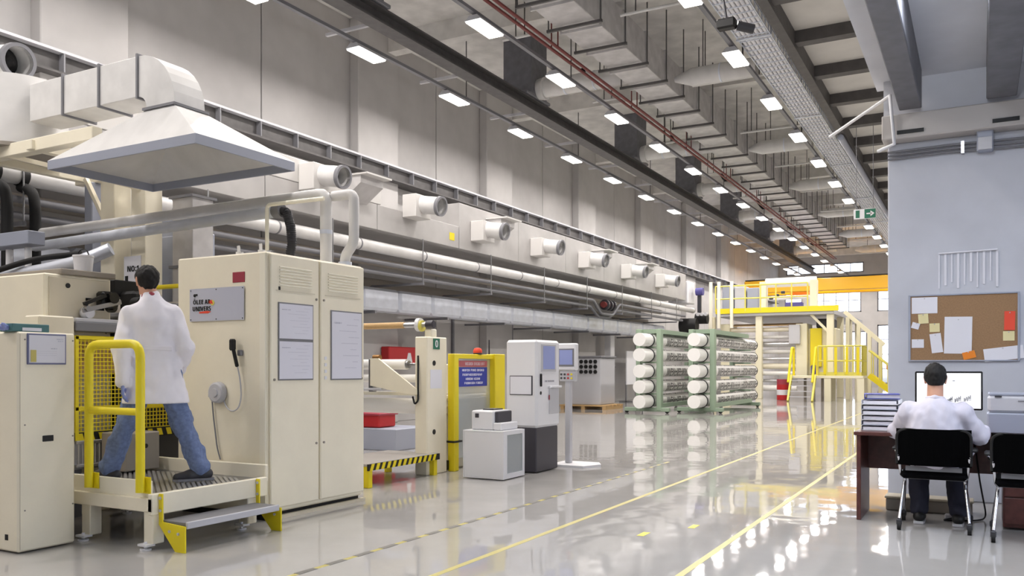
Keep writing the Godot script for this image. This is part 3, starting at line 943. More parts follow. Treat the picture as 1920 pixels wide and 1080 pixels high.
	var fb = thing("hose_cabinet", "red fire cabinet with white symbol on the lower left wall", "fire cabinet", V(-12.15, 1.35, -16.6))
	part(fb, "box", MB.new().bb(V(-12.24, 1.38, -15.95), V(-12.0, 1.80, -17.2), 0.02), M.red)
	part(fb, "symbol", MB.new().ext([Vector2(-0.12, 0), Vector2(0.12, 0), Vector2(0.05, 0.22), Vector2(-0.05, 0.22)], V(-12.0, 1.44, -16.75), V(0, 0, -1), Vector3.UP, V(0.006, 0, 0)), M.white)
	# pale switch box on a pallet
	var sb = thing("switch_box", "tall grey switch box with twelve dark sockets on a pallet", "electrical box", V(-11, 0.14, -25.3))
	part(sb, "body", MB.new().bb(V(-11.5, 0.14, -24.7), V(-10.4, 1.62, -25.9), 0.02), M.light_grey)
	part(sb, "lid", MB.new().bb(V(-11.55, 1.62, -24.66), V(-10.36, 1.68, -25.94), 0.01), M.mid_grey)
	for r in 3:
		for c in 4:
			part(sb, "socket", MB.new().cyl(V(-11.05 + 0.16 * c, 1.18 + 0.16 * r, -24.71), V(-11.05 + 0.16 * c, 1.18 + 0.16 * r, -24.66), 0.06, 0.06, 14), M.black)
	var pa = thing("pallet", "wooden pallet under the grey switch box", "pallet", V(-11, 0, -25.3))
	for k in 5: part(pa, "deck_board", MB.new().bb(V(-11.75, 0.10, -24.55 - 0.31 * k), V(-10.15, 0.14, -24.75 - 0.31 * k)), M.tan_roll)
	for k in 3: part(pa, "runner", MB.new().bb(V(-11.72 + 0.72 * k, 0.0, -24.56), V(-11.6 + 0.72 * k, 0.10, -25.98)), M.tan_roll)
	var wb = thing("white_board", "white board on a wheeled stand by the left wall", "whiteboard", V(-11.8, 0, -31.6))
	part(wb, "board", MB.new().bb(V(-11.85, 0.66, -30.6), V(-11.8, 1.95, -32.6), 0.01), M.white)
	for z in [-30.7, -32.5]: part(wb, "leg", MB.new().bb(V(-11.9, 0.0, z - 0.03), V(-11.84, 0.8, z + 0.03)).bb(V(-12.15, 0.0, z - 0.03), V(-11.5, 0.05, z + 0.03)), M.steel)

# ---------------------------------------------------------------- hood and overhead pipes at the left
func hood_group():
	var h = thing("exhaust_hood", "large pale metal exhaust hood above the machine, flared like a pyramid", "exhaust hood", V(-7.28, 3.33, -6.0))
	var b := MB.new()
	part(h, "rim", MB.new().bb(V(-8.37, 3.33, -5.37), V(-6.2, 3.42, -5.39)).bb(V(-8.37, 3.33, -6.62), V(-6.2, 3.42, -6.64)).bb(V(-8.37, 3.33, -5.39), V(-8.35, 3.42, -6.62)).bb(V(-6.22, 3.33, -5.39), V(-6.2, 3.42, -6.62)), M.blue_grey)
	b.frus([-8.37, -6.2, -6.64, -5.37], 3.42, [-7.28, -6.875, -6.07, -5.70], 3.87)
	b.frus([-8.35, -6.22, -6.62, -5.39], 3.415, [-7.27, -6.885, -6.06, -5.71], 3.86, true)
	part(h, "canopy", b, M.galv_white)
	part(h, "neck_flange", MB.new().bb(V(-7.31, 3.86, -6.10), V(-6.845, 3.885, -5.67)), M.mid_grey)
	# duct with elbow
	var d = thing("hood_duct", "pale square duct with rounded elbow rising from the exhaust hood", "duct", V(-7.5, 3.88, -5.88))
	var prof := [Vector2(-0.405, 0.0), Vector2(0.0, 0.0)]
	for i in 9:
		var a := PI / 2 * i / 8.0
		prof.append(Vector2(-0.53 + 0.53 * cos(a), 0.02 + 0.53 * sin(a)))
	prof.append(Vector2(-0.53, 0.14))
	for i in range(1, 6):
		var a := PI / 2 * (5 - i) / 5.0
		prof.append(Vector2(-0.53 + 0.125 * cos(a), 0.14 - 0.125 + 0.125 * sin(a)))
	part(d, "elbow", MB.new().ext(prof, V(-6.875, 3.88, -6.07), Vector3.RIGHT, Vector3.UP, V(0, 0, 0.37)), M.galv_white)
	for k in 3:
		part(d, "duct_section", MB.new().bb(V(-7.405 - 0.6 * k, 4.02, -6.07), V(-8.005 - 0.6 * k, 4.43, -5.70), 0.006), M.galv_white)
		part(d, "flange", MB.new().bb(V(-7.395 - 0.6 * k, 4.0, -6.09), V(-7.42 - 0.6 * k, 4.45, -5.68)), M.mid_grey)
	var fd = thing("fan_drum", "round pale fan drum at the end of the hood duct", "fan housing", V(-9.75, 3.75, -5.9))
	part(fd, "drum", MB.new().cyl(V(-9.75, 3.78, -5.9), V(-9.75, 4.55, -5.9), 0.52, 0.52, 32), M.galv_white)
	part(fd, "base_plate", MB.new().cyl(V(-9.75, 3.74, -5.9), V(-9.75, 3.78, -5.9), 0.58, 0.58, 32), M.warm_grey)
	# cream support frame behind the hood
	var sf = thing("support_frame", "cream steel support frame with diagonal braces behind the hood", "frame", V(-9.0, 0, -6.8))
	for x in [-9.24, -8.68]:
		part(sf, "post", MB.new().bb(V(x - 0.13, 0, -6.92), V(x + 0.13, 3.75, -6.68), 0.01), M.cream)
	for z in [-6.9, -5.6]:
		part(sf, "cross_beam", MB.new().bb(V(-10.1, 3.62, z - 0.06), V(-7.9, 3.76, z + 0.06), 0.008), M.cream)
	for x in [-9.9, -8.9]:
		part(sf, "side_beam", MB.new().bb(V(x - 0.05, 3.63, -6.85), V(x + 0.05, 3.74, -5.5), 0.008), M.cream)
	part(sf, "brace", MB.new().bar(V(-9.7, 3.64, -6.72), V(-9.2, 2.9, -6.72), 0.05, 0.05), M.cream)
	part(sf, "brace", MB.new().bar(V(-9.4, 3.64, -5.56), V(-8.6, 3.4, -6.75), 0.05, 0.05), M.cream)
	part(sf, "grey_post", MB.new().bb(V(-9.85, 0, -6.95), V(-9.7, 3.62, -6.8), 0.01), M.blue_grey)
	# square riser duct, blue grey cabinets, notice
	var rd = thing("riser_duct", "square grey riser duct standing behind the control cabinet", "duct", V(-8.3, 0, -7.15))
	for k in 4:
		part(rd, "duct_section", MB.new().bb(V(-8.48, 0.02 + 0.83 * k, -7.31), V(-8.13, 0.84 + 0.83 * k, -7.0), 0.006), M.duct_grey)
		part(rd, "flange", MB.new().bb(V(-8.51, 0.83 + 0.83 * k, -7.34), V(-8.10, 0.86 + 0.83 * k, -6.97)), M.mid_grey)
	var bc = thing("drive_cabinet", "tall blue grey drive cabinet behind the man in the white coat", "cabinet", V(-9.0, 0, -7.4))
	for k in 2:
		part(bc, "body", MB.new().bb(V(-9.75 + 0.62 * k, 0, -7.7), V(-9.15 + 0.62 * k, 3.0, -7.2), 0.012), M.blue_grey)
		part(bc, "door", MB.new().bb(V(-9.72 + 0.62 * k, 0.1, -7.2), V(-9.18 + 0.62 * k, 2.92, -7.175), 0.006), M.blue_grey)
	var nt = thing("paper_notice", "white paper notice on the cream post behind the standing man", "notice", V(-8.75, 2.2, -6.65))
	part(nt, "sheet", sheet_z(-6.675, -8.92, -8.62, 2.22, 2.62), M.paper)
	letters(nt, "lettering", "NO:1", 0.07, M.black, V(-8.75, 2.47, -6.665), Basis.IDENTITY, true)
	part(nt, "arrow_mark", MB.new().box(V(-8.87, 2.36, -6.668), V(0.05, 0.06, 0.004)), M.black)
	# overhead pipes along x above the control cabinet
	var p1 = thing("overhead_pipe", "shiny steel pipe over the control cabinet, dropping into its top", "pipe", V(-7.5, 2.3, -6.5), "overhead pipes above the cabinet")
	part(p1, "pipe", MB.new().tube([V(-10.3, 2.98, -6.5), V(-5.66, 3.02, -6.5), V(-5.66, 2.28, -6.5)], 0.058, 16, 0.09), M.galv_white)
	part(p1, "seam_band", MB.new().cyl(V(-5.66, 2.62, -6.5), V(-5.66, 2.66, -6.5), 0.061, 0.061, 16), M.galv)
	var p2 = thing("overhead_pipe", "shiny pipe with offset foot behind the first, nearer the roller frame", "pipe", V(-5.4, 2.3, -6.56), "overhead pipes above the cabinet")
	part(p2, "pipe", MB.new().tube([V(-5.62, 3.0, -6.56), V(-5.36, 3.0, -6.56), V(-5.36, 2.52, -6.56), V(-5.47, 2.40, -6.56), V(-5.47, 2.28, -6.56)], 0.05, 14, 0.07), M.galv_white)
	part(p2, "collar", MB.new().cyl(V(-5.47, 2.29, -6.56), V(-5.47, 2.34, -6.56), 0.066, 0.066, 16), M.galv)
	var p3 = thing("overhead_pipe", "blue grey pipe below the steel pipe, ending at a ribbed hose", "pipe", V(-8, 2.8, -6.45), "overhead pipes above the cabinet")
	part(p3, "pipe", MB.new().cyl(V(-10.3, 2.80, -6.42), V(-6.2, 2.885, -6.42), 0.06, 0.06, 16), M.galv)
	part(p3, "clamp", MB.new().cyl(V(-6.26, 2.884, -6.42), V(-6.16, 2.886, -6.42), 0.07, 0.07, 16), M.mid_grey)
	var hs := MB.new()
	var hpts := [V(-6.18, 2.885, -6.42), V(-6.10, 2.86, -6.42), V(-6.05, 2.72, -6.42), V(-6.03, 2.55, -6.42), V(-6.07, 2.38, -6.42), V(-6.12, 2.28, -6.42)]
	hs.tube(hpts, 0.042, 12, 0.05)
	for i in 40:
		var w := i / 40.0 * 5.0
		var k := mini(4, int(w))
		var p: Vector3 = (hpts[k] as Vector3).lerp(hpts[k + 1], w - k)
		var dd: Vector3 = ((hpts[k + 1] as Vector3) - hpts[k]).normalized()
		if i > 6: hs.cyl(p - dd * 0.006, p + dd * 0.006, 0.048, 0.048, 12)
	solo("ribbed_hose", "grey ribbed hose curving down onto the control cabinet", "hose", V(-6.1, 2.28, -6.42), hs, M.dark_grey)
	solo("slim_riser", "thin cream riser pipe on top of the control cabinet", "pipe", V(-6.2, 2.28, -6.2), MB.new().tube([V(-5.6, 2.95, -6.4), V(-6.25, 2.93, -6.3), V(-6.25, 2.28, -6.3)], 0.02, 10, 0.05), M.cream_edge)
	for k in 2:
		var x: float = -6.05 + 0.28 * k
		var vl = thing("angle_valve", ["small pale fitting on the cabinet top, left one", "small pale fitting on the cabinet top beside the thin riser"][k], "valve", V(x, 2.29, -5.75), "fittings on the cabinet top")
		part(vl, "body", MB.new().cyl(V(x, 2.285, -5.75), V(x, 2.38, -5.75), 0.035, 0.035, 12).box(V(x + 0.04, 2.34, -5.75), V(0.10, 0.05, 0.05), 0.01), M.galv_white)
		part(vl, "lever", MB.new().bar(V(x - 0.01, 2.38, -5.75), V(x - 0.015, 2.44, -5.75), 0.012, 0.03), M.galv_white)
		part(vl, "nut", MB.new().cyl(V(x + 0.08, 2.34, -5.75), V(x + 0.13, 2.34, -5.75), 0.032, 0.032, 8), M.steel)
	# pipework at the far left
	for k in 2:
		var z: float = [-6.1, -6.45][k]
		var bp = thing("black_drop_pipe", ["black lagged drop pipe at the far left, nearer the picture edge", "black lagged drop pipe beside the other one at the far left"][k], "pipe", V(-10.3, 2.2, z), "black drop pipes")
		part(bp, "pipe", MB.new().tube([V(-10.6, 3.58, z), V(-10.35, 3.5, z), V(-10.3, 3.3, z), V(-10.3, 2.2, z)], 0.065, 14, 0.12), M.rubber)
		part(bp, "clamp", MB.new().cyl(V(-10.6, 3.72, z + 0.05), V(-10.6, 3.72, z - 0.05), 0.13, 0.13, 18), M.black)
	for k in 3:
		var y: float = [3.25, 3.02, 2.72][k]
		solo("cross_pipe", ["upper grey cross pipe behind the black drop pipes", "middle warm grey cross pipe behind the black drop pipes", "lower blue grey cable trunk behind the machine housing"][k], "pipe", V(-9.5, y, -7.3), MB.new().tube([V(-11.12, y, -7.9 - 0.1 * k), V(-9.2, y + 0.05, -7.9 - 0.1 * k)], [0.1, 0.08, 0.12][k], 14), [M.blue_grey, M.warm_grey, M.blue_grey][k], "cross pipes at the far left")
	var tk = thing("cable_duct", "pale blue grey cable trunk above the machine housing", "cable trunk", V(-9.0, 2.45, -5.6))
	part(tk, "trunk", MB.new().bb(V(-10.4, 2.64, -5.75), V(-9.0, 2.79, -5.55), 0.008), M.blue_grey)
	for x in [-9.15, -9.5]: part(tk, "post", MB.new().cyl(V(x, 2.17, -5.65), V(x, 2.62, -5.65), 0.035, 0.035, 12), M.white)
	solo("silver_hose", "silver flexible hose lying over the machine housing", "hose", V(-8.1, 2.2, -5.3), MB.new().tube([V(-8.9, 2.24, -5.1), V(-8.3, 2.26, -5.2), V(-7.75, 2.36, -5.35), V(-7.55, 2.48, -5.5)], 0.065, 14, 0.2), M.galv)
	solo("black_cables", "bundle of black cables over the machine housing", "cable", V(-8.6, 2.2, -5.0), MB.new().tube([V(-9.3, 2.2, -4.85), V(-8.7, 2.24, -4.95), V(-8.3, 2.40, -5.2), V(-8.0, 2.46, -5.5)], 0.03, 8, 0.2), M.rubber)
	var bk = thing("white_bucket", "white plastic bucket on the dark lid of the machine housing", "bucket", V(-7.4, 2.17, -5.1))
	part(bk, "pail", MB.new().lathe([Vector2(0.001, 0.0), Vector2(0.075, 0.0), Vector2(0.088, 0.165), Vector2(0.094, 0.17), Vector2(0.094, 0.185), Vector2(0.08, 0.185), Vector2(0.07, 0.02), Vector2(0.0, 0.02)], V(-7.4, 2.172, -5.1), Vector3.UP, 24), M.white)
	part(bk, "handle", MB.new().tube([V(-7.49, 2.345, -5.1), V(-7.46, 2.41, -5.1), V(-7.36, 2.42, -5.1), V(-7.31, 2.345, -5.1)], 0.006, 6, 0.04), M.black)

# ---------------------------------------------------------------- machine, platform and cabinets in the left foreground
func left_machine():
	var lc = thing("switch_cabinet", "cream switch cabinet at the left picture edge with framed notice", "cabinet", V(-6.3, 0, -3.77))
	part(lc, "body", MB.new().bb(V(-6.9, 0.012, -3.98), V(-5.87, 1.555, -3.55), 0.012), M.cream)
	part(lc, "notice_frame", MB.new().bb(V(-5.872, 1.325, -3.905), V(-5.862, 1.545, -3.613), 0.003), M.frame_blue)
	part(lc, "notice", sheet_x(-5.863, 1.337, 1.533, -3.893, -3.625), print_tex("notice_print", 256, 192, Color(0.86, 0.86, 0.90), [[14, 60, 22, 7, Color(0.6, 0.62, 0.72)], [14, 50, 36, 7, Color(0.6, 0.62, 0.72)], [60, 100, 88, 8, Color(0.5, 0.52, 0.62)], [60, 220, 110, 3, Color(0.78, 0.78, 0.83)], [60, 220, 124, 3, Color(0.78, 0.78, 0.83)], [60, 200, 138, 3, Color(0.78, 0.78, 0.83)]], 4))
	part(lc, "warning_mark", MB.new().box(V(-5.857, 1.385, -3.655), V(0.003, 0.085, 0.04)), M.line_yellow)
	part(lc, "recessed_handle", MB.new().box(V(-5.871, 0.795, -3.77), V(0.008, 0.045, 0.085), 0.004), M.black)
	part(lc, "vent_plug", MB.new().box(V(-6.0, 0.11, -3.551), V(0.035, 0.04, 0.008)), M.black)
	part(lc, "door_edge", MB.new().bb(V(-5.874, 0.03, -3.567), V(-5.866, 1.54, -3.563)), M.cream_dark)
	for p in [[1.50, -3.60], [0.3, -3.60], [1.50, -3.96], [0.3, -3.96], [0.8, -3.96], [0.9, -3.60]]:
		part(lc, "screw", MB.new().cyl(V(-5.872, p[0], p[1]), V(-5.867, p[0], p[1]), 0.006, 0.006, 8), M.warm_grey)
	var gb = thing("glove_box", "flat teal carton of gloves lying on the left switch cabinet", "carton", V(-5.97, 1.555, -3.66))
	part(gb, "carton", MB.new().bb(V(-6.05, 1.556, -3.80), V(-5.90, 1.612, -3.53), 0.004), M.teal)
	part(gb, "label_panel", MB.new().bb(V(-5.901, 1.562, -3.74), V(-5.897, 1.585, -3.60)), M.paper)
	part(gb, "glove_tuft", nets([[V(-5.96, 1.585, -3.52), V(-5.94, 1.60, -3.49), 0.022, 0.012], [V(-5.99, 1.582, -3.52), V(-6.0, 1.59, -3.50), 0.02, 0.014]], 0.006, 0.02, 0.01, [], 40.0), M.glove)
	# machine housing with dark lid
	var mh = thing("machine_housing", "big cream machine housing with dark lid behind the switch cabinet", "machine", V(-8, 0, -4.85))
	part(mh, "body", MB.new().bb(V(-9.2, 0.0, -5.1), V(-7.0, 2.115, -4.46), 0.012), M.cream)
	part(mh, "side_panel", MB.new().bb(V(-7.003, 0.6, -5.08), V(-6.99, 2.09, -4.50), 0.004), M.cream_dark)
	part(mh, "lid", MB.new().bb(V(-9.22, 2.115, -5.13), V(-6.97, 2.165, -4.6), 0.006), M.warm_grey)
	part(mh, "lower_block", MB.new().bb(V(-7.02, 0.0, -4.62), V(-6.82, 1.74, -4.30), 0.012), M.cream)
	part(mh, "port", MB.new().cyl(V(-6.995, 2.02, -4.67), V(-6.985, 2.02, -4.67), 0.022, 0.022, 14), M.black)
	for p in [[1.70, -4.78], [1.98, -5.0], [1.62, -5.04]]: part(mh, "screw", MB.new().cyl(V(-6.992, p[0], p[1]), V(-6.986, p[0], p[1]), 0.008, 0.008, 8), M.dark_grey)
	# machine head: table, rollers, black drive parts
	var hd = thing("drive_machine", "open machine head with black drive parts and grey table behind the man", "machine", V(-7.6, 0, -5.6))
	part(hd, "table", MB.new().bb(V(-8.6, 1.62, -6.6), V(-6.88, 1.70, -5.14), 0.01), M.mid_grey)
	part(mh, "ledge", MB.new().bb(V(-7.0, 1.62, -5.13), V(-6.82, 1.70, -4.63), 0.006), M.mid_grey)
	part(mh, "tray", MB.new().bb(V(-6.99, 1.70, -5.13), V(-6.84, 1.735, -4.65), 0.006), M.light_grey)
	part(hd, "dark_apron", MB.new().bb(V(-6.93, 1.585, -6.3), V(-6.87, 1.625, -5.14)), M.charcoal)
	part(hd, "base", MB.new().bb(V(-8.6, 0.02, -6.6), V(-7.0, 1.62, -5.16), 0.01), M.dark_grey)
	part(hd, "wind_up_roll", MB.new().cyl(V(-8.4, 1.86, -6.1), V(-6.95, 1.86, -6.1), 0.13, 0.13, 24), M.warm_grey)
	part(hd, "roller", MB.new().cyl(V(-8.4, 1.76, -5.25), V(-6.95, 1.76, -5.25), 0.04, 0.04, 16), M.steel)
	part(hd, "roller", MB.new().cyl(V(-8.4, 1.80, -5.45), V(-6.95, 1.80, -5.45), 0.04, 0.04, 16), M.steel)
	part(hd, "black_box", MB.new().bb(V(-7.45, 1.98, -5.62), V(-7.2, 2.14, -5.28), 0.01), M.black)
	part(hd, "drive_block", MB.new().box(V(-7.1, 1.92, -5.5), V(0.22, 0.22, 0.34), 0.03).cyl(V(-7.0, 1.9, -5.36), V(-6.9, 1.9, -5.36), 0.07, 0.07, 16).box(V(-7.05, 1.86, -5.78), V(0.2, 0.16, 0.2), 0.02), M.black)
	part(mh, "motor", MB.new().cyl(V(-7.15, 1.86, -5.08), V(-6.95, 1.86, -5.08), 0.055, 0.055, 16).cyl(V(-6.95, 1.86, -5.08), V(-6.92, 1.86, -5.08), 0.03, 0.03, 12), M.black_gloss)
	part(mh, "small_frame", MB.new().bb(V(-7.0, 1.82, -4.86), V(-6.985, 1.92, -4.84)).bb(V(-7.0, 1.82, -5.02), V(-6.985, 1.92, -5.0)).bb(V(-7.0, 1.91, -5.02), V(-6.985, 1.925, -4.84)).bb(V(-7.0, 1.82, -5.02), V(-6.985, 1.835, -4.84)), M.black)
	part(mh, "drive_arm", MB.new().bb(V(-6.99, 1.84, -5.1), V(-6.88, 1.99, -4.93), 0.02).cyl(V(-6.95, 1.93, -5.02), V(-6.84, 1.93, -5.02), 0.05, 0.05, 16).bar(V(-6.87, 1.95, -4.95), V(-6.87, 1.86, -4.74), 0.03, 0.03), M.black_gloss)
	part(mh, "steel_link", MB.new().bar(V(-6.86, 1.80, -4.72), V(-6.86, 1.90, -5.1), 0.02, 0.04, 0.004).cyl(V(-6.88, 1.82, -4.76), V(-6.83, 1.82, -4.76), 0.025, 0.025, 12), M.steel)
	part(mh, "white_cap", MB.new().cyl(V(-6.98, 1.79, -4.82), V(-6.90, 1.79, -4.82), 0.05, 0.05, 16), M.white)
	part(hd, "blade", MB.new().bar(V(-6.95, 1.75, -5.16), V(-6.95, 1.84, -5.75), 0.02, 0.05), M.steel)
	part(hd, "yellow_bar", MB.new().cyl(V(-8.4, 2.18, -6.3), V(-6.7, 2.18, -6.3), 0.025, 0.025, 10), M.yellow)
	# yellow mesh guard
	var g = thing("mesh_guard", "yellow mesh guard panel in front of the machine head", "guard", V(-6.87, 0.66, -5.1))
	for y in [1.565, 0.945]: part(g, "rail", MB.new().bb(V(-6.88, y - 0.018, -6.2), V(-6.845, y + 0.018, -4.64), 0.004), M.yellow)
	for z in [-4.66, -6.18]: part(g, "upright", MB.new().bb(V(-6.88, 0.66, z - 0.018), V(-6.845, 1.58, z + 0.018), 0.004), M.yellow)
	var w := MB.new()
	for i in 41: w.bb(V(-6.866, 0.74, -4.67 - 0.037 * i - 0.004), V(-6.86, 1.55, -4.67 - 0.037 * i + 0.004))
	for i in 23: w.bb(V(-6.862, 0.745 + 0.036 * i - 0.004, -6.18), V(-6.856, 0.745 + 0.036 * i + 0.004, -4.66))
	part(g, "mesh_infill", w, M.yellow).set_meta("kind", "stuff")
	part(g, "backing_panel", MB.new().bb(V(-6.96, 1.25, -6.18), V(-6.95, 1.55, -4.66)), M.tan_roll)
	part(g, "round_label", MB.new().cyl(V(-6.855, 1.475, -4.80), V(-6.85, 1.475, -4.80), 0.034, 0.034, 18), M.white)
	part(g, "hazard_strip", MB.new().bb(V(-6.88, 0.655, -6.2), V(-6.85, 0.74, -4.64)), M.black)
	for i in 15:
		var z := -4.68 - 0.102 * i
		part(g, "hazard_stripe", MB.new().ext([Vector2(0, 0), Vector2(0.05, 0), Vector2(0.03, 0.065), Vector2(-0.02, 0.065)], V(-6.85, 0.665, z), V(0, 0, -1), Vector3.UP, V(0.004, 0, 0)), M.yellow)
	# aluminium steps and beige box behind the platform
	var al = thing("tread_steps", "ribbed aluminium machine steps behind the handrail", "steps", V(-6.85, 0.42, -4.6))
	part(al, "riser_plate", MB.new().bb(V(-6.98, 0.42, -5.35), V(-6.86, 0.66, -4.64)), M.alu)
	for i in 17: part(al, "rib", MB.new().box(V(-6.855, 0.55, -4.68 - 0.04 * i), V(0.02, 0.2, 0.018), 0.004), M.alu)
	for y in [0.655, 0.45]: part(al, "nosing", MB.new().bb(V(-6.90, y - 0.015, -5.35), V(-6.82, y + 0.015, -4.64), 0.006), M.alu)
	for z in [-5.3, -4.7]: part(al, "leg", MB.new().bb(V(-6.98, 0.0, z - 0.04), V(-6.9, 0.42, z + 0.04)), M.mid_grey)
	var bx = thing("beige_box", "small beige grey metal box standing on the platform behind the man", "box", V(-6.5, 0.4, -4.95))
	part(bx, "body", MB.new().bb(V(-6.72, 0.41, -5.15), V(-6.40, 0.74, -4.80), 0.01), M.warm_grey)
	part(bx, "knob", MB.new().cyl(V(-6.402, 0.62, -5.0), V(-6.39, 0.62, -5.0), 0.02, 0.02, 12), M.black)
	platform()
	cabinet()

func platform():
	var p = thing("work_platform", "cream steel work platform with ribbed metal deck and one step", "platform", V(-5.9, 0, -4.6))
	part(p, "deck", MB.new().bb(V(-6.75, 0.36, -5.2), V(-5.18, 0.388, -4.12)), M.steel)
	var dir := V(-0.8, 0, -0.6)
	for i in 36:      # diagonal anti-slip ribs, clipped to the deck
		var c := V(-6.75 + 0.062 * i, 0.394, -4.12 - 0.0)
		var pts := []
		for s in [[0.0], [1.0]]: pass
		var t0 := 0.0
		var t1 := 1.55
		# parameter range where the rib stays on the deck
		var s0: Vector3 = c + V(0.45, 0, 0)
		for lim in [[s0.x, dir.x, -6.73, -5.2], [s0.z, dir.z, -5.18, -4.14]]:
			var ta: float = (lim[2] - lim[0]) / lim[1]
			var tb: float = (lim[3] - lim[0]) / lim[1]
			t0 = maxf(t0, minf(ta, tb))
			t1 = minf(t1, maxf(ta, tb))
		if t1 - t0 > 0.06: part(p, "tread_rib", MB.new().bar(s0 + dir * t0, s0 + dir * t1, 0.022, 0.014), M.alu)
	part(p, "front_beam", MB.new().bb(V(-5.2, 0.25, -5.2), V(-5.155, 0.402, -4.08), 0.006), M.cream)
	part(p, "end_beam", MB.new().bb(V(-6.75, 0.27, -4.12), V(-5.155, 0.37, -4.08), 0.006), M.cream)
	part(p, "toe_board", MB.new().bb(V(-6.75, 0.36, -4.125), V(-5.2, 0.492, -4.105), 0.004), M.cream_edge)
	part(p, "rear_kerb", MB.new().bb(V(-6.75, 0.36, -5.24), V(-5.18, 0.50, -5.2), 0.006), M.cream)
	for q in [[-5.22, -4.15], [-5.92, -4.15], [-5.22, -5.05], [-6.68, -5.1]]:
		var lg = part(p, "leg", MB.new().bb(V(q[0] - 0.05, 0.04, q[1] - 0.05), V(q[0] + 0.05, 0.36, q[1] + 0.05), 0.006), M.cream)
		part(lg, "foot_plate", MB.new().cyl(V(q[0], 0.0, q[1] + 0.07), V(q[0], 0.012, q[1] + 0.07), 0.04, 0.04, 14).cyl(V(q[0], 0.0, q[1] + 0.07), V(q[0], 0.06, q[1] + 0.07), 0.012, 0.012, 8).bb(V(q[0] - 0.05, 0.03, q[1] + 0.03), V(q[0] + 0.05, 0.045, q[1] + 0.1)), M.white)
	var st = part(p, "step_tread", MB.new().bb(V(-5.15, 0.185, -5.06), V(-4.9, 0.21, -4.16), 0.004), M.mid_grey)
	part(st, "nosing", MB.new().bb(V(-4.905, 0.165, -5.06), V(-4.885, 0.214, -4.16), 0.004), M.light_grey)
	for z in [-4.15, -5.085]:
		var br = part(p, "step_bracket", MB.new().ext([Vector2(0, 0.40), Vector2(0.035, 0.40), Vector2(0.035, 0.20), Vector2(0.27, 0.185), Vector2(0.27, 0.0), Vector2(0.17, 0.0), Vector2(0.0, 0.18)], V(-5.155, 0.0, z), Vector3.RIGHT, Vector3.UP, V(0, 0, 0.012)), M.yellow)
		for s in [[-5.04, 0.14], [-4.95, 0.13], [-5.137, 0.37], [-5.137, 0.28]]:
			part(br, "bolt", MB.new().cyl(V(s[0], s[1], z + 0.012), V(s[0], s[1], z + 0.02), 0.011, 0.011, 8), M.light_grey)
	var h = part(p, "handrail", MB.new().tube([V(-5.84, 0.41, -4.07), V(-5.84, 1.475, -4.07), V(-5.265, 1.475, -4.07), V(-5.265, 0.41, -4.07)], 0.032, 16, 0.11).cyl(V(-5.84, 0.985, -4.07), V(-5.265, 0.985, -4.07), 0.027, 0.027, 14), M.yellow)
	for x in [-5.84, -5.265]: part(h, "foot_bracket", MB.new().bb(V(x - 0.035, 0.40, -4.105), V(x + 0.075, 0.52, -4.095), 0.003), M.yellow)

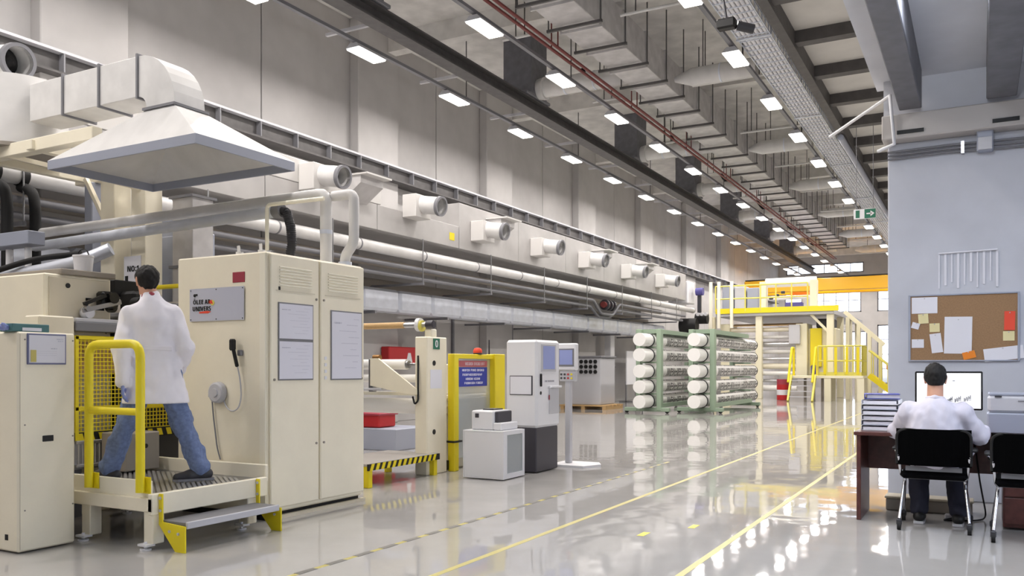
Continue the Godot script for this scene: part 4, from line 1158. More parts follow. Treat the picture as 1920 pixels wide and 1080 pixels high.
func cabinet():
	var c = thing("control_cabinet", "tall cream control cabinet with two doors and posted papers", "cabinet", V(-5.83, 0, -5.97))
	part(c, "body", MB.new().bb(V(-6.39, 0.06, -6.62), V(-5.30, 2.29, -5.33), 0.014), M.cream)
	part(c, "plinth", MB.new().bb(V(-6.36, 0.0, -6.60), V(-5.34, 0.06, -5.36)), M.black)
	part(c, "plinth_rail", MB.new().bb(V(-5.325, 0.0, -6.64), V(-5.285, 0.03, -5.5)), M.cream_dark)
	part(c, "corner_strip", MB.new().bb(V(-5.37, 0.07, -5.335), V(-5.30, 2.28, -5.322), 0.004), M.cream_edge)
	var zz := [[-5.36, -5.965], [-5.985, -6.61]]
	for k in 2:
		var z0: float = zz[k][0]
		var z1: float = zz[k][1]
		var d = part(c, "door", MB.new().bb(V(-5.303, 0.10, z1), V(-5.275, 2.275, z0), 0.008), M.cream)
		for i in 7:
			var y := 2.17 - 0.026 * i
			part(d, "louvre", MB.new().bar(V(-5.272, y, z0 - 0.1), V(-5.272, y, z1 + 0.1), 0.014, 0.010, 0.003), M.cream_edge)
		part(d, "louvre_frame", MB.new().bb(V(-5.277, 1.965, z1 + 0.06), V(-5.271, 1.97, z0 - 0.06)), M.cream_dark)
		for s in [[1.92, 1], [0.62, 1], [1.92, 0], [0.62, 0], [1.2, 0]]:
			var zs: float = z1 + 0.04 if (s[1] == 1) == (k == 0) else z0 - 0.04
			if s[1] == 1 or s[0] == 1.2: part(d, "lock", MB.new().cyl(V(-5.276, s[0], zs), V(-5.266, s[0], zs), 0.011, 0.011, 10), M.warm_grey)
	part(c, "lock_plate", MB.new().box(V(-5.272, 1.985, -5.46), V(0.006, 0.03, 0.018)), M.black)
	# posted papers in frames
	var pp := [[1.555, 1.855, -5.455, -5.87, 8], [1.205, 1.53, -5.455, -5.87, 9], [1.2, 1.825, -6.13, -6.56, 10]]
	for a in pp:
		var f = part(c, "paper_frame", MB.new().bb(V(-5.276, a[0] - 0.012, a[3] - 0.012), V(-5.268, a[1] + 0.012, a[2] + 0.012), 0.002), M.mid_grey)
		var rows := []
		for r in 9: rows.append([20 + 10 * (r % 3), 60 + (r * 53) % 120, 24 + 24 * r, 3, Color(0.74, 0.74, 0.80)])
		rows.append([150, 205, 40, 6, Color(0.58, 0.58, 0.66)])
		part(f, "paper", sheet_x(-5.269, a[0], a[1], a[3], a[2], 0.003), print_tex("paper_%d" % a[4], 220, 260, Color(0.87, 0.87, 0.91), rows, a[4]))
	for i in 4: part(c, "hinge_sticker", MB.new().box(V(-5.273, 1.21 + 0.06 * i, -6.05), V(0.005, 0.03, 0.03)), M.white)
	# narrow side: name plate, red label
	var pt = part(c, "name_plate", sheet_z(-5.322, -6.215, -5.545, 1.715, 2.005), M.blue_grey_plate if M.has("blue_grey_plate") else mat("blue_grey_plate", Color(0.80, 0.81, 0.87), 0.3, 0.2))
	letters(pt, "lettering", "ÖLEE AR", 0.042, M.black, V(-6.06, 1.885, -5.315), Basis.IDENTITY, true)
	letters(pt, "lettering", "UNIVERS", 0.042, M.black, V(-6.06, 1.825, -5.315), Basis.IDENTITY, true)
	part(pt, "emblem", MB.new().cyl(V(-6.15, 1.945, -5.317), V(-6.15, 1.945, -5.314), 0.014, 0.014, 14).box(V(-6.13, 1.95, -5.316), V(0.03, 0.016, 0.003)), M.black)
	part(pt, "red_swoosh", MB.new().ext([Vector2(0, 0), Vector2(0.11, -0.002), Vector2(0.15, 0.012), Vector2(0.10, 0.02), Vector2(0.0, 0.014)], V(-6.09, 1.785, -5.317), Vector3.RIGHT, Vector3.UP, V(0, 0, 0.002)), M.orange_red)
	part(pt, "sun_mark", MB.new().cyl(V(-5.925, 1.875, -5.3165), V(-5.925, 1.875, -5.3145), 0.024, 0.024, 16), M.yellow_pale)
	part(pt, "flame_mark", MB.new().ext([Vector2(0, -0.012), Vector2(0.05, -0.015), Vector2(0.03, 0.02), Vector2(-0.01, 0.012)], V(-5.965, 1.88, -5.316), Vector3.RIGHT, Vector3.UP, V(0, 0, 0.002)), M.orange_red)
	for q in [[-6.20, 1.73], [-5.56, 1.73], [-6.20, 1.99], [-5.56, 1.99], [-5.88, 1.73], [-5.88, 1.99]]:
		part(pt, "rivet", MB.new().cyl(V(q[0], q[1], -5.318), V(q[0], q[1], -5.314), 0.005, 0.005, 8), M.dark_grey)
	part(c, "red_label", MB.new().bb(V(-5.69, 2.04, -5.331), V(-5.545, 2.13, -5.325), 0.002), M.red_dull)
	# handheld device on a hook and round socket with cable
	var hs = thing("hand_scanner", "black handheld scanner hanging on the cabinet side with its cable", "scanner", V(-5.61, 1.1, -5.29))
	part(hs, "holder", MB.new().box(V(-5.585, 1.43, -5.315), V(0.05, 0.05, 0.03), 0.006), M.mid_grey)
	part(hs, "head", MB.new().box(V(-5.635, 1.50, -5.275), V(0.05, 0.10, 0.05), 0.012), M.black)
	part(hs, "grip", MB.new().bar(V(-5.625, 1.46, -5.275), V(-5.59, 1.31, -5.285), 0.03, 0.03, 0.008), M.black)
	part(hs, "cable", MB.new().tube([V(-5.59, 1.31, -5.29), V(-5.57, 1.20, -5.30), V(-5.565, 1.05, -5.31), V(-5.60, 0.95, -5.31), V(-5.68, 0.92, -5.31), V(-5.75, 0.96, -5.31), V(-5.79, 1.02, -5.32)], 0.006, 8, 0.06), M.light_grey)
	var so = thing("cable_drum", "round pale grey cable drum on the cabinet side", "cable drum", V(-5.85, 0.5, -5.29))
	part(so, "drum", MB.new().lathe([Vector2(0.0, 0.06), Vector2(0.035, 0.06), Vector2(0.04, 0.05), Vector2(0.075, 0.05), Vector2(0.09, 0.04), Vector2(0.095, 0.0)], V(-5.85, 1.085, -5.322), Vector3(0, 0, 1), 28), M.light_grey)
	part(so, "spout", MB.new().box(V(-5.93, 1.06, -5.305), V(0.05, 0.035, 0.03), 0.006), M.light_grey)
	part(so, "cord", MB.new().tube([V(-5.925, 1.04, -5.31), V(-5.91, 0.9, -5.31), V(-5.86, 0.6, -5.31), V(-5.82, 0.50, -5.31)], 0.006, 8, 0.1), M.mid_grey)

# ---------------------------------------------------------------- middle distance: roller frame, gate, test instruments
func middle_machines():
	var rf = thing("fabric_winder", "cream fabric winder with side column and rollers beyond the control cabinet", "machine", V(-7.2, 0, -8.65))
	part(rf, "side_column", MB.new().bb(V(-6.03, 0.0, -8.97), V(-5.85, 1.68, -8.53), 0.012), M.cream)
	part(rf, "column_cap", MB.new().bb(V(-6.02, 1.68, -8.85), V(-5.92, 1.78, -8.72), 0.01), M.cream_edge)
	part(rf, "far_side_frame", MB.new().bb(V(-8.9, 0.0, -8.97), V(-8.65, 1.68, -8.53), 0.01), M.cream)
	for y in [1.36, 0.52]: part(rf, "port", MB.new().cyl(V(-5.852, y, -8.68), V(-5.845, y, -8.68), 0.032, 0.032, 16), M.black)
	part(rf, "notice", sheet_x(-5.851, 1.05, 1.28, -8.85, -8.6), M.paper)
	part(rf, "sign_plate", MB.new().bb(V(-5.852, 1.53, -8.80), V(-5.844, 1.66, -8.66)), M.green_sign)
	letters(rf, "sign_lettering", "0", 0.09, M.white, V(-5.843, 1.595, -8.73), FX, true)
	part(rf, "lock_bar", MB.new().bb(V(-6.0, 0.72, -8.98), V(-5.9, 0.86, -9.01), 0.006), M.steel)
	part(rf, "foot_block", MB.new().bb(V(-5.98, 0.02, -8.98), V(-5.86, 0.14, -9.03)), M.black)
	var tr = part(rf, "tan_roller", MB.new().cyl(V(-8.7, 1.835, -8.72), V(-6.32, 1.835, -8.72), 0.04, 0.04, 18), M.tan_roll)
	part(tr, "shaft", MB.new().cyl(V(-6.32, 1.835, -8.72), V(-5.95, 1.835, -8.72), 0.033, 0.033, 16), M.alu)
	part(tr, "bearing_ring", MB.new().cyl(V(-6.12, 1.835, -8.72), V(-6.07, 1.835, -8.72), 0.082, 0.082, 20), M.white)
	part(tr, "yellow_ring", MB.new().cyl(V(-6.07, 1.82, -8.72), V(-6.045, 1.82, -8.72), 0.07, 0.07, 20), M.yellow_pale)
	part(tr, "end_cap", MB.new().cyl(V(-5.98, 1.835, -8.72), V(-5.88, 1.835, -8.72), 0.05, 0.05, 18).cyl(V(-5.89, 1.835, -8.72), V(-5.875, 1.835, -8.72), 0.036, 0.036, 18), M.charcoal)
	part(rf, "white_roller", MB.new().cyl(V(-8.7, 1.345, -8.72), V(-6.28, 1.345, -8.72), 0.065, 0.065, 20), M.roll_white)
	part(rf, "roller_shaft", MB.new().cyl(V(-6.28, 1.345, -8.72), V(-6.03, 1.345, -8.72), 0.02, 0.02, 10).cyl(V(-6.3, 1.345, -8.72), V(-6.25, 1.345, -8.72), 0.05, 0.05, 14), M.steel)
	part(rf, "white_roller", MB.new().cyl(V(-8.7, 1.17, -8.72), V(-6.03, 1.17, -8.72), 0.05, 0.05, 20), M.roll_white)
	part(rf, "thick_roller", MB.new().cyl(V(-8.7, 0.83, -8.66), V(-6.03, 0.83, -8.66), 0.095, 0.095, 22), M.roll_white)
	part(rf, "gusset_arm", MB.new().ext([Vector2(-0.72, 0.44), Vector2(-0.6, 0.44), Vector2(0.0, 0.05), Vector2(0.0, 0.0), Vector2(-0.14, 0.0), Vector2(-0.72, 0.10)], V(-5.96, 0.98, -8.52), Vector3.RIGHT, Vector3.UP, V(0, 0, 0.03)), M.cream)
	part(rf, "arm_bracket", MB.new().bb(V(-6.72, 1.0, -8.58), V(-6.64, 1.42, -8.5), 0.01), M.steel)
	part(rf, "brass_fitting", MB.new().cyl(V(-6.66, 1.43, -8.54), V(-6.56, 1.43, -8.54), 0.035, 0.035, 12), M.brass)
	part(rf, "tray", MB.new().bb(V(-7.4, 1.02, -8.6), V(-6.5, 1.05, -8.48), 0.006), M.light_grey)
	part(rf, "cross_rail", MB.new().bb(V(-8.7, 0.96, -8.72), V(-6.03, 1.0, -8.65)), M.cream_edge)
	part(rf, "hose", MB.new().tube([V(-5.98, 1.45, -8.53), V(-5.96, 1.2, -8.5), V(-5.96, 0.9, -8.5), V(-6.01, 0.86, -8.5), V(-6.06, 0.95, -8.53)], 0.012, 8, 0.08), M.black)
	var ss = thing("hazard_step", "low grey step with yellow and black striped edge below the roller frame", "step", V(-6.15, 0, -8.0))
	part(ss, "top_plate", MB.new().bb(V(-6.55, 0.235, -8.68), V(-5.78, 0.265, -7.3), 0.006), M.warm_light if M.has("warm_light") else mat("warm_light", Color(0.66, 0.64, 0.62), 0.45))
	part(ss, "edge_strip", MB.new().bb(V(-5.785, 0.19, -8.68), V(-5.765, 0.262, -7.3)), M.black)
	for i in 13: part(ss, "edge_stripe", MB.new().ext([Vector2(0, 0), Vector2(0.05, 0), Vector2(0.085, 0.07), Vector2(0.035, 0.07)], V(-5.765, 0.191, -7.32 - 0.1 * i), V(0, 0, -1), Vector3.UP, V(0.004, 0, 0)), M.yellow)
	for q in [[-5.82, -7.36], [-5.82, -8.62], [-6.5, -7.36], [-6.5, -8.62]]: part(ss, "leg", MB.new().bb(V(q[0] - 0.035, 0.0, q[1] - 0.035), V(q[0] + 0.035, 0.235, q[1] + 0.035), 0.004), M.yellow)
	solo("carton", "pale blue carton seen under the rollers", "carton", V(-8.9, 0, -11.2), MB.new().bb(V(-9.6, 0, -11.7), V(-8.0, 0.34, -10.8), 0.01), M.blue_grey)
	var rc = thing("red_crate", "red plastic crate on the pale carton under the rollers", "crate", V(-8.7, 0.34, -11.1))
	part(rc, "tub", MB.new().bb(V(-8.95, 0.345, -11.35), V(-8.4, 0.56, -10.9), 0.02), M.red)
	part(rc, "rim", MB.new().bb(V(-8.98, 0.54, -11.38), V(-8.37, 0.575, -10.87), 0.008), M.red_dull)
	# yellow gate with warning sign
	var gt = thing("safety_gate", "yellow safety gate frame with blue warning sign", "gate", V(-5.83, 0, -9.7))
	part(gt, "post", MB.new().bb(V(-5.88, 0.0, -9.14), V(-5.78, 1.48, -9.03), 0.008), M.yellow)
	part(gt, "post", MB.new().bb(V(-5.9, 0.0, -10.30), V(-5.76, 1.49, -10.02), 0.008), M.yellow)
	part(gt, "top_bar", MB.new().bb(V(-5.87, 1.42, -10.05), V(-5.79, 1.48, -9.10), 0.006), M.yellow)
	part(gt, "infill_panel", MB.new().bb(V(-5.85, 0.15, -10.02), V(-5.84, 1.42, -9.14)), M.cabinet_glass)
	part(gt, "dark_clip", MB.new().bb(V(-5.89, 0.36, -9.20), V(-5.77, 0.385, -9.02)), M.black)
	var wh := Color(0.93, 0.93, 0.97)
	var sgn = part(gt, "warning_sign", sheet_x(-5.838, 1.06, 1.31, -9.93, -9.2, 0.006), print_tex("sign_blue", 256, 128, Color(0.20, 0.25, 0.64), [[30, 222, 12, 15, wh], [46, 214, 42, 15, wh], [66, 190, 70, 15, wh], [40, 205, 98, 15, wh]], 21))
	part(sgn, "red_header", sheet_x(-5.838, 1.315, 1.395, -9.93, -9.2, 0.006), print_tex("sign_red", 256, 32, Color(0.78, 0.42, 0.46), [[24, 200, 9, 14, wh]], 22))
	var bl = thing("beacon_light", "small orange red beacon on top of the yellow gate", "beacon", V(-5.83, 1.48, -9.68))
	part(bl, "base", MB.new().cyl(V(-5.83, 1.482, -9.68), V(-5.83, 1.50, -9.68), 0.06, 0.06, 16), M.dark_grey)
	part(bl, "dome", MB.new().lathe([Vector2(0.06, 0.0), Vector2(0.06, 0.03), Vector2(0.045, 0.06), Vector2(0.0, 0.07)], V(-5.83, 1.50, -9.68), Vector3.UP, 18), M.orange_red)
	solo("antenna", "thin dark antenna rod beside the orange beacon", "antenna", V(-5.83, 1.48, -9.98), MB.new().cyl(V(-5.83, 1.485, -9.98), V(-5.83, 1.68, -9.98), 0.012, 0.009, 8), M.dark_grey)
	var cm = thing("machine_block", "cream machine block with ledges behind the yellow gate", "machine", V(-6.15, 0, -9.8))
	part(cm, "body", MB.new().bb(V(-6.36, 0.0, -10.6), V(-5.97, 0.95, -9.12), 0.012), M.cream)
	part(cm, "upper_body", MB.new().bb(V(-6.36, 0.95, -10.6), V(-6.15, 1.35, -9.2), 0.012), M.cream)
	for k in 3: part(cm, "ledge", MB.new().bb(V(-6.0, 0.70 + 0.09 * k, -10.5), V(-5.92, 0.73 + 0.09 * k, -9.15), 0.004), M.cream_dark)
	part(cm, "shaft", MB.new().cyl(V(-6.1, 1.1, -9.6), V(-6.1, 1.1, -10.5), 0.03, 0.03, 10), M.brass)
	part(cm, "button_plate", MB.new().bb(V(-5.975, 0.52, -9.32), V(-5.955, 0.66, -9.22), 0.004), M.white)
	part(cm, "button", MB.new().cyl(V(-5.956, 0.60, -9.27), V(-5.945, 0.60, -9.27), 0.02, 0.02, 10).cyl(V(-5.975, 0.46, -9.27), V(-5.955, 0.46, -9.27), 0.03, 0.03, 10), M.black)
	# white cabinet with glass door and bench instrument on it
	var wc = thing("glass_cabinet", "low white cabinet with glass door in front of the gate", "cabinet", V(-5.08, 0, -8.82))
	part(wc, "carcass", MB.new().bb(V(-5.36, 0.01, -9.08), V(-5.34, 0.57, -8.56), 0.004).bb(V(-5.34, 0.55, -9.08), V(-4.83, 0.57, -8.56), 0.004).bb(V(-5.34, 0.01, -9.08), V(-4.83, 0.03, -8.56), 0.004).bb(V(-5.34, 0.03, -9.08), V(-4.83, 0.55, -9.06)).bb(V(-5.34, 0.03, -8.58), V(-4.83, 0.55, -8.56)), M.white)
	part(wc, "shelf", MB.new().bb(V(-5.34, 0.28, -9.06), V(-4.9, 0.295, -8.58)), M.white)
	var dr = part(wc, "door", MB.new().bb(V(-4.83, 0.012, -9.08), V(-4.81, 0.07, -8.56)).bb(V(-4.83, 0.52, -9.08), V(-4.81, 0.568, -8.56)).bb(V(-4.83, 0.07, -8.65), V(-4.81, 0.52, -8.56)).bb(V(-4.83, 0.07, -9.08), V(-4.81, 0.52, -9.03)), M.white)
	part(dr, "glass_pane", MB.new().bb(V(-4.826, 0.07, -9.03), V(-4.82, 0.52, -8.65)), M.cabinet_glass)
	var bi = thing("bench_instrument", "white bench instrument with dark front standing on the low white cabinet", "instrument", V(-5.1, 0.57, -8.8))
	part(bi, "body", MB.new().bb(V(-5.28, 0.572, -9.02), V(-4.98, 0.80, -8.62), 0.015), M.white)
	part(bi, "front_block", MB.new().bb(V(-4.98, 0.572, -9.02), V(-4.87, 0.66, -8.62), 0.01), M.white)
	part(bi, "dark_window", MB.new().bb(V(-4.985, 0.66, -9.0), V(-4.94, 0.79, -8.66), 0.008), M.charcoal)
	part(bi, "lid", MB.new().bb(V(-5.2, 0.80, -8.98), V(-5.05, 0.815, -8.75), 0.004), M.dark_grey)
	part(bi, "label", MB.new().box(V(-5.20, 0.74, -8.618), V(0.05, 0.05, 0.005)), M.charcoal)
	# tall test tower
	var tw = thing("test_tower", "tall white test instrument with screen on a charcoal base", "instrument", V(-4.98, 0, -9.65))
	part(tw, "base", MB.new().bb(V(-5.18, 0.01, -9.96), V(-4.79, 0.56, -9.35), 0.012), M.charcoal)
	part(tw, "body", MB.new().bb(V(-5.21, 0.56, -9.98), V(-4.77, 1.65, -9.33), 0.03), M.white)
	part(tw, "screen_bezel", MB.new().bb(V(-4.775, 1.25, -9.86), V(-4.765, 1.60, -9.44), 0.004), M.light_grey)
	part(tw, "screen", sheet_x(-4.767, 1.285, 1.575, -9.82, -9.49), M.screen_blue)
	part(tw, "handle", MB.new().bb(V(-4.77, 1.07, -9.43), V(-4.745, 1.23, -9.405), 0.006), M.black)
	part(tw, "port", MB.new().cyl(V(-4.772, 0.99, -9.43), V(-4.765, 0.99, -9.43), 0.022, 0.022, 14), M.black)
	part(tw, "maker_plate", sheet_x(-4.771, 1.12, 1.15, -9.82, -9.53, 0.003), print_tex("maker_print", 128, 16, Color(0.86, 0.86, 0.89), [[8, 120, 3, 10, Color(0.3, 0.3, 0.34)]], 31))
	var hp = part(tw, "hatch", MB.new().bb(V(-4.773, 0.72, -9.93), V(-4.76, 1.05, -9.66), 0.004), M.light_grey)
	part(hp, "latch", MB.new().bb(V(-4.762, 0.9, -9.66), V(-4.755, 0.96, -9.64)), M.red_dull)
	part(tw, "shelf_lip", MB.new().bb(V(-4.775, 1.05, -9.96), V(-4.73, 1.075, -9.62), 0.004), M.white)
	part(tw, "paper_frame", MB.new().bb(V(-5.15, 0.965, -9.332), V(-4.83, 1.205, -9.322), 0.003), M.charcoal)
	part(tw, "paper", sheet_z(-9.323, -5.14, -4.845, 0.975, 1.195), M.paper)
	# screen on a stand
	var ps = thing("touch_panel_stand", "white touch panel on a slim stand with wide floor foot beside the tower", "operator panel", V(-4.75, 0, -10.4))
	part(ps, "foot", MB.new().ext([Vector2(-0.28, 0.3), Vector2(0.22, 0.3), Vector2(0.34, 0.0), Vector2(0.22, -0.22), Vector2(-0.28, -0.22)], V(-4.72, 0.0, -10.42), Vector3.RIGHT, V(0, 0, 1), V(0, 0.03, 0)), M.white)
	part(ps, "pole", MB.new().bb(V(-4.88, 0.03, -10.44), V(-4.80, 1.2, -10.36), 0.01), M.light_grey)
	part(ps, "housing", MB.new().bb(V(-4.98, 1.27, -10.42), V(-4.70, 1.63, -10.32), 0.015), M.white)
	part(ps, "bezel", MB.new().bb(V(-4.95, 1.32, -10.325), V(-4.725, 1.56, -10.312), 0.004), M.mid_grey)
	part(ps, "screen_display", sheet_z(-10.313, -4.935, -4.745, 1.345, 1.54), M.screen_blue)
	part(ps, "button_box", MB.new().bb(V(-4.95, 1.12, -10.42), V(-4.72, 1.265, -10.34), 0.01), M.light_grey)
	for r in 2:
		for c in 4: part(ps, "button", MB.new().cyl(V(-4.92 + 0.05 * c, 1.165 + 0.05 * r, -10.341), V(-4.92 + 0.05 * c, 1.165 + 0.05 * r, -10.332), 0.014, 0.014, 10), [M.dark_grey, M.dark_grey, M.red, M.yellow][c])

# ---------------------------------------------------------------- racks of white rolls
func racks():
	var glyph := []
	for r in 4: glyph.append([130 + 30 * (r % 2), 1010, [8, 44, 84, 110][r], [14, 30, 18, 10][r], Color(0.16, 0.16, 0.16)])
	var im := print_tex("roll_print", 1024, 128, Color(0.93, 0.925, 0.91), glyph, 77, true)
	var rk := [[-8.06, -23.5, "left"], [-6.72, -24.23, "right"]]
	var src_roll = null
	for k in 2:
		var x: float = rk[k][0]
		var z: float = rk[k][1]
		var t = thing("roll_rack", "green steel rack full of white rolls, the %s one" % rk[k][2], "rack", V(x, 0, z - 2.5), "green roll racks")
		for j in 2:
			var zz: float = z - 4.6 * j
			for dx in ([0.0, -0.62] if j == 0 else [-0.62]):
				part(t, "post", MB.new().bb(V(x + dx - 0.07, 0.08, zz - 0.1), V(x + dx + 0.07, 2.42, zz + 0.1), 0.01), M.green_frame)
			part(t, "foot_beam", MB.new().bb(V(x - 1.05, 0.05, zz - 0.08), V(x + 0.3, 0.16, zz + 0.08), 0.01), M.green_frame)
			for r in 5: part(t, "cradle", MB.new().bb(V(x - 0.62, [2.1, 1.67, 1.21, 0.77, 0.35][r] - 0.235, zz - 0.06), V(x, [2.1, 1.67, 1.21, 0.77, 0.35][r] - 0.185, zz + 0.06)), M.green_frame)
			for dx in [-1.0, 0.22]: part(t, "wheel", MB.new().cyl(V(x + dx, 0.05, zz - 0.04), V(x + dx, 0.05, zz + 0.04), 0.05, 0.05, 12), M.black)
		part(t, "top_sheet", MB.new().bb(V(x - 0.67, 2.30, z - 4.55), V(x - 0.05, 2.42, z - 0.1)), M.green_frame)
		part(t, "base_rail", MB.new().bb(V(x - 0.05, 0.16, z - 4.55), V(x + 0.05, 0.28, z - 0.1)), M.green_frame)
		for r in 5:
			var y: float = [2.1, 1.67, 1.21, 0.77, 0.35][r]
			var at := V(x - 0.31, y, z - 2.9)
			var lab: String = "white wrapped roll with dark print on the %s green rack, %s from the top" % [rk[k][2], ORD[r]]
			if src_roll == null:
				src_roll = thing("white_roll", lab, "roll", at, "white rolls on the green racks")
				part(src_roll, "roll_body", MB.new().cyl(at + V(0, 0, 2.75), at + V(0, 0, -3.2), 0.18, 0.18, 24, false), im)
				part(src_roll, "end_sleeve", MB.new().cyl(at + V(0, 0, 3.75), at + V(0, 0, 3.05), 0.185, 0.185, 24), M.roll_white)
				part(src_roll, "flange", MB.new().cyl(at + V(0, 0, 3.05), at + V(0, 0, 2.99), 0.20, 0.20, 24), M.dark_grey)
				part(src_roll, "core_tube", MB.new().cyl(at + V(0, 0, 3.02), at + V(0, 0, -3.4), 0.09, 0.09, 18).cyl(at + V(0, 0, 2.98), at + V(0, 0, 2.75), 0.09, 0.18, 24), M.roll_white)
				part(src_roll, "end_cap", MB.new().cyl(at + V(0, 0, -3.2), at + V(0, 0, -3.26), 0.19, 0.19, 24), M.dark_grey)
			else:
				dup(src_roll, at, lab, "white rolls on the green racks")

# ---------------------------------------------------------------- big machine with decks at the far end
func rail_run(t, a: Vector3, b: Vector3, h: float, n: int, m):
	for y in [h, h * 0.5]: part(t, "guard_rail", MB.new().cyl(a + V(0, y, 0), b + V(0, y, 0), 0.03, 0.03, 8), m)
	for i in n + 1:
		var p := a.lerp(b, float(i) / n)
		part(t, "guard_post", MB.new().cyl(p, p + V(0, h, 0), 0.03, 0.03, 8), m)
	part(t, "toe_plate", MB.new().bar(a + V(0, 0.07, 0), b + V(0, 0.07, 0), 0.02, 0.14), m)

func far_machine():
	var dk = thing("machine_deck", "raised machine deck with yellow edge and cream posts at the far end", "platform", V(-7.5, 0, -40))
	part(dk, "deck_plate", MB.new().bb(V(-10.0, 3.50, -46), V(-5.2, 3.70, -36.5), 0.01), M.light_grey)
	for q in [[-5.35, -36.7], [-5.35, -39.5], [-5.35, -42.3], [-5.35, -45.6], [-10.2, -36.7], [-8.2, -36.7]]:
		part(dk, "post", MB.new().bb(V(q[0] - 0.13, 0, q[1] - 0.13), V(q[0] + 0.13, 3.5, q[1] + 0.13), 0.01), M.cream_warm)
	part(dk, "knee_brace", MB.new().bar(V(-5.45, 2.8, -36.7), V(-6.1, 3.5, -36.7), 0.1, 0.1), M.cream_warm)
	var gr = thing("deck_railing", "pale yellow railing with bright edge along the front of the far deck", "railing", V(-8, 3.7, -36.5))
	part(gr, "yellow_edge", MB.new().bb(V(-10.0, 3.62, -36.49), V(-5.0, 3.84, -36.44)), M.yellow)
	for x in [-10.2, -9.85, -9.3]: part(gr, "tall_post", MB.new().bb(V(x - 0.06, 3.0, -36.49), V(x + 0.06, 5.0, -36.38)), M.cream_edge)
	rail_run(gr, V(-10.0, 3.7, -36.46), V(-6.2, 3.7, -36.46), 1.1, 6, M.yellow_pale)
	# sloping cover down the right side
	var sl = thing("sloping_gantry", "cream gantry stepping down to the right of the far machine deck", "frame", V(-4.3, 0, -38))
	part(sl, "sloping_beam", MB.new().bar(V(-4.98, 3.66, -38), V(-3.45, 2.25, -38), 0.16, 0.16), M.cream_warm)
	for i in 4:
		var x := -4.85 + 0.42 * i
		part(sl, "post", MB.new().bb(V(x - 0.07, 0, -38.1), V(x + 0.07, 3.42 - 0.355 * i, -37.9)), M.cream_warm)
	# upper machine parts on the deck
	var up = thing("upper_unwinder", "cream frame with white roll standing on the far deck", "machine", V(-7.2, 3.7, -38))
	for x in [-8.3, -6.2]: part(up, "frame", MB.new().bb(V(x - 0.14, 3.7, -38.2), V(x + 0.14, 5.05, -37.8), 0.01), M.cream_warm)
	part(up, "roll", MB.new().cyl(V(-8.2, 5.0, -38.0), V(-6.1, 5.0, -38.0), 0.2, 0.2, 20), M.roll_white)
	part(up, "roll", MB.new().cyl(V(-8.2, 4.35, -38.2), V(-6.1, 4.35, -38.2), 0.09, 0.09, 14), M.roll_white)
	part(up, "drive", MB.new().bb(V(-7.3, 3.72, -37.9), V(-6.6, 4.1, -37.5), 0.03), M.purple)
	for k in 3: part(up, "valve_block", MB.new().box(V(-7.9 + 0.25 * k, 4.3 + 0.12 * k, -37.6), V(0.16, 0.12, 0.12), 0.02), M.dark_grey)
	for k in 3:
		solo("deck_cabinet", ["grey blue cabinet on the far deck, nearest the left wall", "grey blue cabinet in the middle of the far deck trio", "pale blue cabinet on the far deck beside the unwinder"][k], "cabinet", V(-9.8 + 0.62 * k, 3.7, -38.4), MB.new().bb(V(-10.15 + 0.55 * k, 3.7, -38.7), V(-9.65 + 0.55 * k, 5.0 - 0.08 * k, -38.1), 0.02), [M.blue_grey, M.light_grey, M.blue_grey][k], "cabinets on the far deck")
	# lower machine with rollers
	var lm = thing("roller_machine", "cream roller machine with many white rollers under the far deck", "machine", V(-7.5, 0, -37.5))
	part(lm, "side_frame", MB.new().bb(V(-6.75, 0.9, -38.2), V(-6.3, 3.15, -36.9), 0.02), M.cream_warm)
	part(lm, "side_frame", MB.new().bb(V(-9.9, 0.0, -38.2), V(-9.5, 3.2, -36.9), 0.02), M.cream_warm)
	for i in 9:
		var y: float = 0.45 + 0.31 * i
		part(lm, "roller", MB.new().cyl(V(-9.5, y, -37.2 - 0.12 * (i % 2)), V(-6.75, y, -37.2 - 0.12 * (i % 2)), [0.12, 0.07, 0.09][i % 3], [0.12, 0.07, 0.09][i % 3], 16), [M.roll_white, M.alu, M.roll_white, M.cream, M.alu][i % 5])
	part(lm, "tan_web", MB.new().bar(V(-8.1, 3.1, -37.0), V(-8.1, 3.22, -38.0), 2.9, 0.03), M.tan_roll)
	part(lm, "winder_body", MB.new().bb(V(-6.3, 1.0, -38.4), V(-5.2, 2.95, -37.2), 0.03), M.cream_warm)
	part(lm, "yellow_cover", MB.new().bb(V(-6.2, 1.35, -37.2), V(-5.75, 2.95, -37.05), 0.02), M.yellow)
	part(lm, "purple_box", MB.new().bb(V(-6.15, 1.05, -37.15), V(-5.9, 1.42, -36.98), 0.02), M.purple)
	part(lm, "dark_drive", MB.new().bb(V(-6.0, 2.95, -38.2), V(-5.3, 3.35, -37.3), 0.06), M.dark_grey)
	part(lm, "panel_box", MB.new().bb(V(-7.0, 2.3, -36.9), V(-6.55, 3.1, -36.7), 0.02), M.light_grey)
	for k in 4: part(lm, "inner_post", MB.new().bb(V(-6.6 + 0.35 * k, 0, -38.0), V(-6.5 + 0.35 * k, 0.95, -37.9)), M.warm_grey)
	var la = thing("access_platform", "low access platform with yellow railings and steep stair at the far machine", "platform", V(-5.6, 0, -35.6))
	part(la, "deck", MB.new().bb(V(-6.6, 0.90, -36.3), V(-3.9, 1.0, -34.9), 0.01), M.cream_warm)
	for q in [[-5.2, -35.0], [-4.0, -35.0], [-5.2, -36.2], [-4.0, -36.2]]: part(la, "leg", MB.new().bb(V(q[0] - 0.12, 0, q[1] - 0.08), V(q[0] + 0.12, 0.9, q[1] + 0.08)), M.cream_warm)
	rail_run(la, V(-5.55, 1.0, -34.95), V(-3.95, 1.0, -34.95), 1.15, 5, M.yellow_pale)
